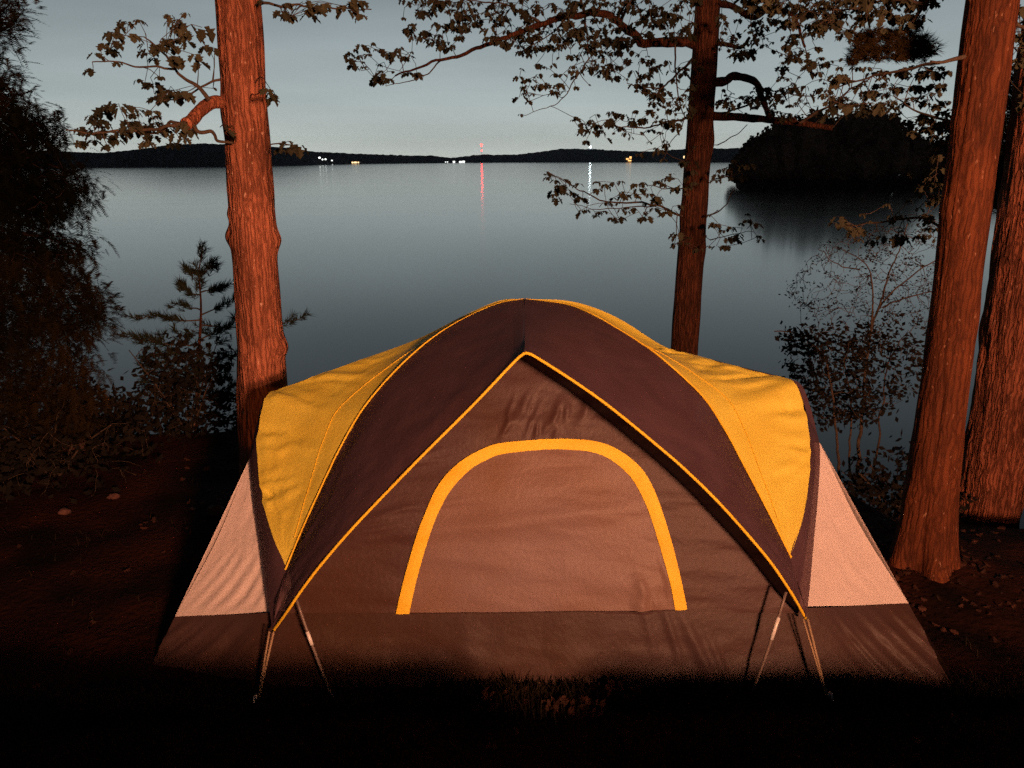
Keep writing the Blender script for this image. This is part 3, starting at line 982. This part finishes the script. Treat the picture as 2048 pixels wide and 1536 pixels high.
for sk_, polys in ((skC[1:3], (([(1480, -25), (1900, -30), (1840, 45), (1700, 75), (1600, 55), (1500, 20)], 190, YC + .6, .25),)),
                   (skC[:1] + skC[3:6], (([(1640, 130), (1900, 130), (1920, 300), (1850, 300), (1780, 210), (1650, 220)], 95, YC + .5, .3),
                               ([(1840, 230), (1915, 240), (1900, 290), (1860, 290)], 26, YC + .3, .2), ([(1650, 430), (1890, 380), (1900, 480), (1760, 480), (1660, 480)], 44, YC + .6, .2),
                               ([(1830, 300), (1900, 310), (1890, 400), (1820, 400)], 18, YC + .5, .2))),
                   (skC[6:], (([(2010, -20), (2060, -20), (2060, 210), (2020, 150)], 26, YC + .3, .3),))):
    tg = []
    for poly, n_, Y, dY in polys:
        tg += scatter(poly, int(n_ * .85), Y, dY, rng)
    tw, tips = grow(sk_, tg, rng, tip=.0014, rmax=.007)
    obj('branch', merge(*[tube(p, r, 8, False) for p, r in sk_], tw), M['twig'], treeC)
    folC += [maple_cluster(p, .020 + .038 * rng.random(), rng) for p, d in tips]
dense = scatter([(1700, 100), (1720, 66), (1790, 58), (1850, 72), (1872, 100), (1850, 122), (1760, 118), (1690, 132)], 240, YC + .6, .14, rng)
tw2, tips2 = grow(skC[1:2], dense, rng, tip=.0014, rmax=.005)
obj('bough', tw2, M['twig'], treeC)
obj('foliage', merge(*folC), M['leaf'], treeC, smooth=False)
obj('needle_clump', merge(*[needle_tuft(p, rng.uniform(.03, .055), rng) for p, d in tips2 for _ in range(2)]), M['needle_dark'], treeC, smooth=False)

# --- thick tree at the right edge
rng = random.Random(41)
YD = 5.25
treeD = thing('tree', (U(1990, 1000, YD).x, YD, G(U(1990, 1000, YD).x, YD)), 'thick furrowed tree trunk at the right edge of the view, its foot in shadow', 'tree', 'trees on the bank')
axD = trunk_axis((2085, 300), (1986, 960), YD)
obj('trunk', bark_trunk(axD, (.200, .190), 80, 240, .13, 5.3, [], flare=.1), M['bark_plated'], treeD)
skD = [limb([(2075, 60), (2040, 180), (2010, 280), (1990, 370)], YD + .2, .016, .004, rng, .1), limb([(2080, 200), (2050, 290), (2010, 390)], YD + .2, .012, .004, rng, .2)]
tg = scatter([(1990, 170), (2060, 130), (2080, 330), (2000, 430), (1978, 400), (1985, 300)], 130, YD + .35, .2, rng)
tw, tips = grow(skD, tg, rng, tip=.0018, rmax=.007)
obj('branch', merge(*[tube(p, r, 8, False) for p, r in skD], tw), M['twig'], treeD)
obj('foliage', merge(*[needle_tuft(p, rng.uniform(.07, .12), rng) for p, d in tips for _ in range(2)]), M['needle'], treeD, smooth=False)

# --- dark evergreen filling the left edge
rng = random.Random(53)
YE = 5.0
ever = thing('evergreen', (U(-110, 900, YE).x, YE, 0), 'big dark evergreen filling the left edge above the bank', 'tree', 'evergreens on the bank')
axE = trunk_axis((-120, 0), (-100, 900), YE)
obj('trunk', bark_trunk(axE, (.14, .10), 40, 120, .06, 9.3, [], flare=.3), M['bark_dark'], ever)
skE = [limb([(-110, y0), (-20, y0 + 5), (x1 * .6, y0 + (y1 - y0) * .6), (x1, y1)], YE, .022, .004, rng, dy_, .02)
       for y0, x1, y1, dy_ in ((60, 30, 40, .2), (150, 30, 200, -.2), (200, 90, 270, .1), (300, 160, 350, -.2), (300, 120, 370, .3), (430, 110, 470, .2), (450, 170, 490, -.2), (520, 190, 580, .0), (560, 210, 640, -.2), (600, 100, 660, .3), (700, 120, 740, 0), (760, 150, 820, .1))]
tg = []
for poly, n_ in (([(-60, -10), (40, -10), (50, 30), (25, 70), (-60, 90)], 30), ([(-60, 120), (5, 120), (40, 190), (70, 235), (120, 265), (110, 300), (70, 320), (-60, 320)], 130),
                 ([(-60, 320), (90, 330), (165, 345), (180, 385), (120, 420), (-60, 430)], 150), ([(-60, 430), (110, 430), (130, 470), (180, 480), (150, 510), (110, 530), (-60, 540)], 120),
                 ([(-60, 530), (120, 530), (180, 570), (230, 590), (210, 620), (225, 650), (150, 660), (-60, 680)], 170), ([(-60, 660), (160, 660), (170, 720), (180, 780), (210, 830), (120, 870), (-60, 880)], 190)):
    tg += scatter(poly, int(n_ * 2.1), YE, .5, rng)
tw, tips = grow(skE, tg, rng, tip=.002, rmax=.012, zbias=.0)
obj('branches', merge(*[tube(p, r, 8, False) for p, r in skE], tw), M['twig_dark'], ever)
obj('foliage', merge(*[flat_spray(p + Vector((rng.gauss(0, .06), rng.gauss(0, .06), rng.gauss(0, .05))), rng.uniform(.045, .11), rng, d) for p, d in tips for _ in range(9)]), M['needle_dark'], ever, smooth=False)

# --- young pine between evergreen and left tree
rng = random.Random(61)
YF = 6.1
pine = thing('young_pine', (U(395, 870, YF).x, YF, G(U(395, 870, YF).x, YF)), 'small young pine on the bank edge behind the left tree trunk', 'tree', 'evergreens on the bank')
tp = [U(390, 900, YF), U(396, 740, YF), U(402, 620, YF), U(398, 545, YF), U(406, 495, YF)]
tp[0].z = G(tp[0].x, tp[0].y) - .2
obj('trunk', tube(resample(tp, 40), [.022 - .019 * i / 40 for i in range(41)], 10), M['bark_dark'], pine)
boughs = []
for pix, dy_ in (([(400, 552), (385, 545), (375, 538)], .05), ([(400, 548), (415, 540), (430, 527)], -.1), ([(399, 590), (380, 585), (366, 568)], .1), ([(400, 585), (430, 580), (455, 575)], -.1),
                 ([(401, 640), (360, 640), (310, 632), (275, 636)], -.3), ([(402, 630), (440, 615), (470, 590)], .2), ([(402, 650), (500, 655), (560, 648), (606, 634)], .2), ([(400, 690), (350, 690), (290, 678), (240, 670)], -.2),
                 ([(400, 680), (440, 660), (470, 640)], .3), ([(398, 760), (340, 740), (290, 720)], .2), ([(398, 740), (440, 720), (480, 705)], -.2), ([(396, 800), (340, 800), (280, 770)], .3), ([(396, 800), (430, 790), (470, 770)], .2), ([(402, 620), (370, 612), (350, 610)], .3)):
    boughs.append(limb(pix, YF, .007, .002, rng, dy_, .01))
obj('branches', merge(*[tube(p, r, 6, False) for p, r in boughs]), M['twig'], pine)
fol = []
for p_, r_ in boughs + [(resample(tp[2:], 20), None)]:
    m = len(p_)
    for i in range(m // 3, m):
        d = p_[min(i + 1, m - 1)] - p_[max(0, i - 1)]
        for _ in range(rng.choice((0, 1, 2, 3))):
            ax = d.normalized() + Vector((rng.gauss(0, .4), rng.gauss(0, .4), rng.uniform(.1, .5)))
            fol.append(needle_tuft(p_[i] + Vector((rng.gauss(0, .02), rng.gauss(0, .02), rng.gauss(0, .012))), rng.uniform(.025, .085), rng, ax))
for q in scatter([(275, 700), (340, 660), (460, 640), (470, 800), (330, 830), (290, 780)], 130, YF, .3, rng):
    fol.append(needle_tuft(q, rng.uniform(.05, .085), rng))
obj('foliage', merge(*fol), M['needle'], pine, smooth=False)

# --- shrub right of the tent: bare crooked stems with small leaves above, dense below
rng = random.Random(71)
YS = 5.6
shr = thing('shrub', (U(1720, 900, YS).x, YS, G(U(1720, 900, YS).x, YS)), 'sparse spring shrub with forked stems at the water behind the right side of the tent', 'shrub', 'shrubs on the bank')
skS = [limb([(1715, 960), (1722, 850), (1735, 700), (1742, 655), (1765, 610), (1795, 575), (1840, 540), (1880, 520)], YS, .016, .004, rng, .2),
       limb([(1752, 630), (1768, 580), (1785, 530), (1805, 480), (1815, 450)], YS, .009, .003, rng, -.1),
       limb([(1742, 655), (1745, 600), (1740, 550), (1720, 520), (1690, 500)], YS, .008, .003, rng, .2),
       limb([(1720, 540), (1680, 530), (1650, 510), (1635, 498)], YS + .1, .005, .002, rng, .1),
       limb([(1765, 615), (1800, 600), (1850, 585), (1885, 580)], YS, .007, .003, rng, -.2),
       limb([(1680, 960), (1672, 860), (1660, 760), (1640, 700), (1590, 665), (1550, 660)], YS - .1, .012, .004, rng, -.2),
       limb([(1700, 950), (1700, 820), (1690, 730), (1700, 680)], YS, .010, .004, rng, .2),
       limb([(1745, 950), (1760, 850), (1775, 740), (1800, 680)], YS, .010, .004, rng, .2)]
tg = scatter([(1560, 590), (1640, 490), (1760, 450), (1890, 450), (1890, 640), (1780, 660), (1640, 640)], 520, YS + .1, .4, rng)
tg2 = scatter([(1540, 655), (1640, 650), (1740, 660), (1745, 760), (1760, 840), (1640, 850), (1600, 760), (1560, 700)], 360, YS, .3, rng) + scatter([(1740, 660), (1880, 640), (1870, 760), (1760, 830)], 110, YS, .3, rng)
tw, tips = grow(skS, tg + tg2, rng, tip=.0016, rmax=.007)
obj('stems', merge(*[tube(p, r, 8, False) for p, r in skS], tw), M['twig'], shr)
obj('foliage', merge(*[small_leaves(p, rng.uniform(.013, .028) if p.z > U(1700, 660, YS).z else rng.uniform(.03, .06), rng) for i_, (p, d) in enumerate(tips) if p.z < U(1700, 660, YS).z or i_ % 5 < 3]), M['bush'], shr, smooth=False)

# --- low dark bushes on the bank edge
def bush(name, px, py, Y, w, h, label, seed, n_=260):
    rg = random.Random(seed)
    c = U(px, py, Y)
    zb = G(c.x, Y)
    t = thing(name, (c.x, Y, zb), label, 'bush', 'shrubs on the bank')
    base = Vector((c.x, Y, zb - .05))
    sk = []
    for k in range(7):
        a = 2 * math.pi * k / 7
        tp_ = base + Vector((math.cos(a) * w * .35, math.sin(a) * w * .3, h * rg.uniform(.5, .9)))
        sk.append(([base, base.lerp(tp_, .5) + Vector((0, 0, .06)), tp_], [.010, .007, .003]))
    tg_ = []
    while len(tg_) < n_:
        x, y, z = rg.uniform(-1, 1), rg.uniform(-1, 1), rg.uniform(0, 1)
        if x * x + y * y + z * z < 1 + .4 * fbm(x * 2, y * 2, z * 2 + seed):
            tg_.append(base + Vector((x * w * .5, y * w * .4, z * h)))
    tw_, tips_ = grow(sk, tg_, rg, tip=.0015, rmax=.006)
    obj('stems', merge(*[tube(p, r, 6, False) for p, r in sk], tw_), M['twig'], t)
    obj('foliage', merge(*[small_leaves(p, rg.uniform(.04, .075), rg) for p, d in tips_]), M['bush'], t, smooth=False)
bush('bush', 1800, 920, 5.2, 1.1, .55, 'low dark bush on the bank edge between the tent and the right tree trunk', 81)
bush('bush', 90, 860, 4.9, 1.3, .75, 'dark low bush under the big evergreen at the left edge', 82, 320)
bush('bush', 375, 850, 5.9, 1.0, .85, 'dark thicket under the young pine beside the left tree trunk', 84, 380)
bush('bush', 200, 840, 6.1, .9, .45, 'dark mound of bush at the shore below the young pine', 83)

# ------------------------------------------------------------------ wooded island on the right
rng = random.Random(91)
DI = 165.0
isl_c = U(1680, 350, DI); isl_c.z = WATER_Z
prof = [(1462, 352), (1475, 318), (1490, 290), (1520, 265), (1550, 243), (1590, 228), (1640, 216), (1700, 210), (1750, 213), (1800, 228), (1835, 250), (1865, 275), (1900, 288), (2000, 290), (2120, 288), (2300, 285), (2500, 300)]
V, F = [], []
def land(u, v):
    px = 1466 + 1040 * u
    k = U(px, 350, DI - 6 + 55 * v)
    z = WATER_Z - .5 + 2.4 * math.sin(math.pi * min(1, v * 1.0)) ** .5 * sstep(0, .03, u)
    return Vector((k.x, k.y, z))
tag(obj('island', grid(land, 60, 12), M['ground']), kind='structure')
crowns = []
for i in range(330):
    px = 1470 + 1000 * rng.random() ** 1.4
    row = rng.random()
    D = DI + 4 + 30 * row
    top = lerp_list(prof, px)
    pt = U(px, top, D)
    ground_z = WATER_Z + 1
    full = pt.z - ground_z
    if row < .55:
        hgt = full * rng.uniform(.35, .92)
    else:
        hgt = full * rng.uniform(.74, 1.04)
    rx = min(3.2, .30 * hgt + .8) * rng.uniform(.7, 1.1)
    cz = ground_z + hgt * .52
    rz = hgt * .50
    for k in range(150):
        a, zz = rng.uniform(0, 6.283), rng.uniform(-1, 1)
        r_ = math.sqrt(1 - zz * zz) * rng.uniform(.75, 1.06)
        q = Vector((pt.x + math.cos(a) * r_ * rx, D + math.sin(a) * r_ * rx * .8, cz + zz * rz * rng.uniform(.85, 1.03)))
        d = Vector((rng.gauss(0, 1), rng.gauss(0, 1), rng.gauss(0, 1))).normalized()
        e = d.orthogonal().normalized()
        f_ = d.cross(e)
        s_ = rng.uniform(.22, .55)
        crowns.append(([q + e * s_, q + f_ * s_ * .9, q - e * s_ * 1.1, q - f_ * s_], [(0, 1, 2, 3)]))
    m = 14
    vv, ff = [], []
    for j in range(7):
        ph = math.pi * j / 6
        for k in range(m):
            a = 2 * math.pi * k / m
            f_ = .82 + .2 * fbm(math.cos(a) * 2 + i, math.sin(a) * 2, j * .6)
            vv.append(Vector((pt.x + math.cos(a) * math.sin(ph) * rx * f_, D + math.sin(a) * math.sin(ph) * rx * f_ * .8, cz + math.cos(ph) * rz * f_)))
    for j in range(6):
        for k in range(m):
            ff.append((j * m + k, (j + 1) * m + k, (j + 1) * m + (k + 1) % m, j * m + (k + 1) % m))
    crowns.append((vv, ff))
tag(obj('island_woods', merge(*crowns), M['isle'], smooth=False), 'dark wood covering the island across the water on the right', 'woods', kind='stuff')

# ------------------------------------------------------------------ lights on the far shore
def box(c, sx, sy, sz):
    v = [Vector((c.x + dx * sx / 2, c.y + dy * sy / 2, c.z + dz * sz)) for dx in (-1, 1) for dy in (-1, 1) for dz in (0, 1)]
    f = [(0, 1, 3, 2), (4, 6, 7, 5), (0, 4, 5, 1), (2, 3, 7, 6), (0, 2, 6, 4), (1, 5, 7, 3)]
    return v, f
MW = {'white': emit('white_lamp', (.95, 1.0, .95), 2.2), 'warm': emit('warm_lamp', (1.0, .68, .34), 2.2), 'orange': emit('orange_lamp', (1.0, .50, .16), 2.2),
      'red': emit('red_beacon', (1.0, .012, .010), 42), 'hill': emit('hill_lamp', (.80, .95, 1.0), 42)}
def shore_house(px, py, wpx, hpx, kind, label, wins, in_front=.97):
    D = lerp_list(dist_l, px) * in_front
    m1 = D / FPX                                    # metres in one photo pixel there
    c = U(px, py, D)
    w, h = wpx * m1, hpx * m1
    t = thing('lakeside_house', (c.x, c.y, c.z - h / 2), label, 'house', 'lit houses on the far shore')
    b0 = Vector((c.x, c.y, c.z - h * .62))
    obj('wall', box(b0, w, 6, h * .9), M['house'], t, smooth=False)
    zr = b0.z + h * .9
    x0, x1, y0, y1 = c.x - w * .55, c.x + w * .55, c.y - 3.6, c.y + 3.6
    rv = [Vector((x0, y0, zr)), Vector((x1, y0, zr)), Vector((x1, y1, zr)), Vector((x0, y1, zr)), Vector((x0, c.y, zr + h * .3)), Vector((x1, c.y, zr + h * .3))]
    obj('roof', (rv, [(0, 1, 5, 4), (2, 3, 4, 5), (0, 4, 3), (1, 2, 5), (0, 3, 2, 1)]), M['roof'], t, smooth=False)
    for (fx, fz_, fw, fh) in wins:
        q = Vector((c.x + fx * w, c.y - 3.2, b0.z + fz_ * h))
        obj('window', box(q, fw * w, .3, fh * h), MW[kind], t, smooth=False)
W3 = [(-.30, .15, .22, .45), (.02, .15, .30, .5), (.34, .2, .18, .4)]
shore_house(711, 323.5, 17, 6, 'warm', 'warm lit house at the waterline left of the red mast, brightest on the left shore', W3)
shore_house(893, 323, 8, 4, 'white', 'small dim lit house, first of three white lights left of the red mast', [(-.2, .2, .25, .4), (.25, .2, .25, .4)])
shore_house(908, 323, 6, 5, 'white', 'small lit house in the middle of three white lights left of the red mast', [(0, .2, .7, .6)])
shore_house(924, 322.5, 12, 6, 'white', 'greenish white lit house closest to the red mast on its left', [(-.25, .15, .4, .5), (.25, .2, .4, .55)])
shore_house(1257, 315.5, 14, 13, 'orange', 'orange lit house on the shore left of the slim tree trunk', [(-.18, .35, .35, .2), (.15, .12, .45, .2), (.25, .5, .28, .3)])
shore_house(1371, 312.5, 11, 9, 'warm', 'yellow lit house right beside the slim tree trunk on the far shore', [(-.1, .2, .6, .5)])
def lamp_post(px, py, kind, size, label, group, name='shore_lamp', hgt=5.0, f=.985):
    D = lerp_list(dist_l, px) * f
    c = U(px, py, D)
    m1 = D / FPX
    t = thing(name, (c.x, c.y, c.z - hgt), label, 'lamp', group)
    obj('post', tube([c - Vector((0, 0, hgt + 3)), c], .15, 6), M['mast'], t)
    r_ = size * m1
    v, f_ = [], []
    for j in range(5):
        ph = math.pi * j / 4
        for k in range(8):
            a = 2 * math.pi * k / 8
            v.append(c + Vector((math.cos(a) * math.sin(ph), math.sin(a) * math.sin(ph), math.cos(ph) * .8)) * r_)
    for j in range(4):
        for k in range(8):
            f_.append((j * 8 + k, (j + 1) * 8 + k, (j + 1) * 8 + (k + 1) % 8, j * 8 + (k + 1) % 8))
    obj('lamp', (v, f_), MW[kind], t)
for px, py, sz, lb in ((639, 315.5, 2.4, 'topmost and brightest white lamp of the sloping row on the dark hillside'), (645, 319, 1.8, 'second lamp from the top in the sloping row on the dark hillside'),
                       (651, 318.5, 2.0, 'third lamp from the top in the sloping row on the dark hillside'), (664, 321, 1.7, 'lowest lamp of the sloping row on the dark hillside'), (665, 330, 1.4, 'tiny lamp at the waterline under the sloping row of hillside lamps')):
    lamp_post(px, py, 'white', sz, lb, 'lamps on the dark hillside')
lamp_post(1181, 294, 'hill', 2.0, 'blue white lamp on the ridge top whose reflection streaks the water', 'ridge lamps', f=1.13, hgt=6)
# radio mast with red beacons
D = lerp_list(dist_l, 963) * 1.15
base, topm = U(963, 312, D), U(963, 286, D)
mast = thing('radio_mast', base, 'thin radio mast with red beacons on the far ridge above the red reflection', 'mast')
wd = 2.2
legs = [tube([base + Vector((math.cos(a) * wd, math.sin(a) * wd, -8)), topm + Vector((math.cos(a) * .5, math.sin(a) * .5, 0))], .22, 5) for a in (0, 2.094, 4.189)]
for k in range(10):
    q0, q1 = base.lerp(topm, k / 10), base.lerp(topm, (k + 1) / 10)
    w0, w1 = wd - 1.7 * k / 10, wd - 1.7 * (k + 1) / 10
    for a in (0, 2.094, 4.189):
        legs.append(tube([q0 + Vector((math.cos(a) * w0, math.sin(a) * w0, 0)), q1 + Vector((math.cos(a + 2.094) * w1, math.sin(a + 2.094) * w1, 0))], .14, 4))
obj('lattice', merge(*legs), M['mast'], mast)
for py, r_ in ((290, 4.6), (301, 2.6)):
    c = U(963, py, D)
    obj('beacon', tube([c + Vector((0, 0, -r_ * .8)), c + Vector((0, 0, -r_ * .4)), c, c + Vector((0, 0, r_ * .4)), c + Vector((0, 0, r_ * .8))], [r_ * .5, r_ * .95, r_, r_ * .95, r_ * .5], 10), MW['red'], mast)

# ------------------------------------------------------------------ near ground: rocks, grass, litter
def rock(px, py, sx, sy, sz, label, seed):
    c = on_ground(px, py)
    V, F = [], []
    n1, n2 = 20, 12
    for j in range(n2 + 1):
        ph = math.pi * j / n2
        for k in range(n1):
            a = 2 * math.pi * k / n1
            d = Vector((math.cos(a) * math.sin(ph), math.sin(a) * math.sin(ph), math.cos(ph)))
            f_ = 1 + .30 * fbm(d.x * 1.3 + seed, d.y * 1.3, d.z * 1.3) + .10 * fbm(d.x * 4 + seed, d.y * 4, d.z * 4)
            V.append(c + Vector((d.x * sx, d.y * sy, d.z * sz)) * f_ + Vector((0, 0, sz * .35)))
    for j in range(n2):
        for k in range(n1):
            F.append((j * n1 + k, (j + 1) * n1 + k, (j + 1) * n1 + (k + 1) % n1, j * n1 + (k + 1) % n1))
    tag(obj('rock', (V, F), M['rock']), label, 'rock', 'rocks on the bank')
rock(152, 892, .22, .13, .065, 'long reddish rock on the bank edge at far left', 3)
rock(228, 998, .035, .028, .018, 'small stone on the ground left of the tent', 5)
rock(432, 1030, .05, .04, .03, 'grey stone at the root of the left tree beside the tent', 7)
rock(130, 1030, .04, .03, .02, 'flat small stone on the dark ground near the left edge', 9)

rng = random.Random(101)
V, F = [], []
def blade(x, y, h, w, lean):
    z = G(x, y)
    a = rng.uniform(0, 6.283)
    dx, dy = math.cos(a) * w, math.sin(a) * w
    lx, ly = rng.gauss(0, lean) * h, rng.gauss(0, lean) * h
    k = len(V)
    V.extend([Vector((x - dx, y - dy, z - .01)), Vector((x + dx, y + dy, z - .01)), Vector((x + dx * .6 + lx * .4, y + dy * .6 + ly * .4, z + h * .6)), Vector((x - dx * .6 + lx * .4, y - dy * .6 + ly * .4, z + h * .6)), Vector((x + lx, y + ly, z + h))])
    F.extend([(k, k + 1, k + 2, k + 3), (k + 3, k + 2, k + 4)])
for _ in range(9000):
    x, y = rng.uniform(-2.6, 2.8), rng.uniform(1.5, 2.66)
    if fbm(x * 1.5, y * 1.5, 6.0) < -.25: continue
    blade(x, y, rng.uniform(.025, .075), .0028, .45)
for _ in range(2600):
    blade(rng.uniform(-1.6, 2.8), rng.uniform(.7, 1.2), rng.uniform(.015, .045), .0025, .4)  # unseen blades added on the lip to roughen its shadow edge
for _ in range(7000):
    x = rng.uniform(-1.7, 1.9)
    hh = .35 + .5 * max(0, fbm(x * 3.0, 4.4)) + .65 * math.exp(-(x - .02) ** 2 / .05)  # taller dark clump in the middle stands in for a hump of shadow
    blade(x, 2.56 + rng.gauss(0, .035), rng.uniform(.03, .11) * hh, .0042, .3)
for _ in range(2500):
    x = rng.choice((rng.uniform(-4.5, -1.5), rng.uniform(1.9, 4.5)))
    y = rng.uniform(2.6, 5.6)
    if fbm(x * 1.2, y * 1.2, 9.0) < .05: continue
    blade(x, y, rng.uniform(.02, .06), .0025, .5)
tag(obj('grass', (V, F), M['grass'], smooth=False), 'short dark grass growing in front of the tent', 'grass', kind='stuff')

V2 = []
for _ in range(420):
    a, r_ = rng.uniform(0, 6.283), abs(rng.gauss(0, .38)) + .06
    mx_, my_ = rng.choice(((1.98, 3.62), (1.98, 3.62), (-1.5, 4.3)))
    x, y = mx_ + math.cos(a) * r_, my_ + math.sin(a) * r_
    d = Vector((rng.gauss(0, 1), rng.gauss(0, 1), rng.gauss(0, .35))).normalized()
    if x < -1.3 or x > 1.75:
        V2.append(leaf_mesh(Vector((x, y, G(x, y) + .012)), d, d.cross(Vector((rng.gauss(0, .4), rng.gauss(0, .4), 1))), rng.uniform(.018, .045), rng.uniform(.1, .7)))
for _ in range(1500):
    x, y = rng.uniform(-4.5, 4.5), rng.uniform(1.6, 6.0)
    if -1.75 < x < 1.85 and 2.55 < y < 4.8: continue
    if x < -1 and rng.random() < .8: continue
    s = rng.uniform(.02, .05)
    d = Vector((rng.gauss(0, 1), rng.gauss(0, 1), rng.gauss(0, .25))).normalized()
    V2.append(leaf_mesh(Vector((x, y, G(x, y) + .012)), d, d.cross(Vector((rng.gauss(0, .3), rng.gauss(0, .3), 1))), s, rng.uniform(.1, .7)))
for px, py, n_ in ((985, 1425, 14), (955, 1450, 8), (1105, 1432, 12), (1190, 1428, 12), (1245, 1408, 14), (1040, 1432, 7), (1150, 1440, 8), (1900, 1475, 10), (2030, 1500, 10), (715, 1500, 8), (800, 1510, 8)):
    c = on_ground(px, py)
    for _ in range(n_):
        d = Vector((rng.gauss(0, 1), rng.gauss(0, .6), rng.uniform(.2, 1.2))).normalized()
        V2.append(leaf_mesh(c + Vector((rng.gauss(0, .03), rng.gauss(0, .02), rng.uniform(.0, .06))), d, d.orthogonal(), rng.uniform(.02, .045), rng.uniform(.2, .7)))
tag(obj('leaf_litter', merge(*V2), M['litter'], smooth=False), 'dry fallen leaves scattered over the dark ground', 'leaf litter', kind='stuff')

# ------------------------------------------------------------------ night air over the lake
hv, hf = box(Vector((0, 1700, -10.0)), 8000, 4200, 120)
mh = bpy.data.materials.new('night_haze')
mh.use_nodes = True
n, l = mh.node_tree.nodes, mh.node_tree.links
n.remove(n['Principled BSDF'])
pv = n.new('ShaderNodeVolumePrincipled')
pv.inputs['Color'].default_value = (.8, .86, 1.0, 1)
pv.inputs['Density'].default_value = .00008
l.new(pv.outputs[0], n['Material Output'].inputs['Volume'])
tag(obj('haze', (hv, hf), mh, smooth=False), 'thin night haze lying over the lake and the far shore', 'haze', kind='stuff')

# ------------------------------------------------------------------ the lantern the light comes from, behind the camera, its hood added
gz = G(LAMP.x, LAMP.y)
lan = thing('lantern_stand', (LAMP.x, LAMP.y, gz), 'camping lantern with added light-cutting hood on a hooked post behind the camera, facing the tent', 'lantern')
px_, py_ = LAMP.x + .30, LAMP.y - .35
obj('post', tube([Vector((px_, py_, gz - .2)), Vector((px_, py_, 2.4)), Vector((px_, py_, 2.95)), Vector((px_ - .12, py_ + .14, 3.06)), Vector((LAMP.x, LAMP.y, 3.02))], .014, 10), M['mast'], lan)
obj('cutoff_hood', tube([LAMP + Vector((0, 0, .004)), LAMP + Vector((0, 0, .02)), LAMP + Vector((0, 0, .10)), LAMP + Vector((0, 0, .16))], [.64, .63, .12, .03], 40), M['mast'], lan)  # hood added to hold the light off the upper trunks and leaves
obj('handle', tube([LAMP + Vector((0, 0, .15)), LAMP + Vector((0, 0, .43))], .006, 8), M['mast'], lan)
flo.location = LAMP
flo.parent = lan
flo.matrix_parent_inverse = Matrix.Translation(-lan.location)
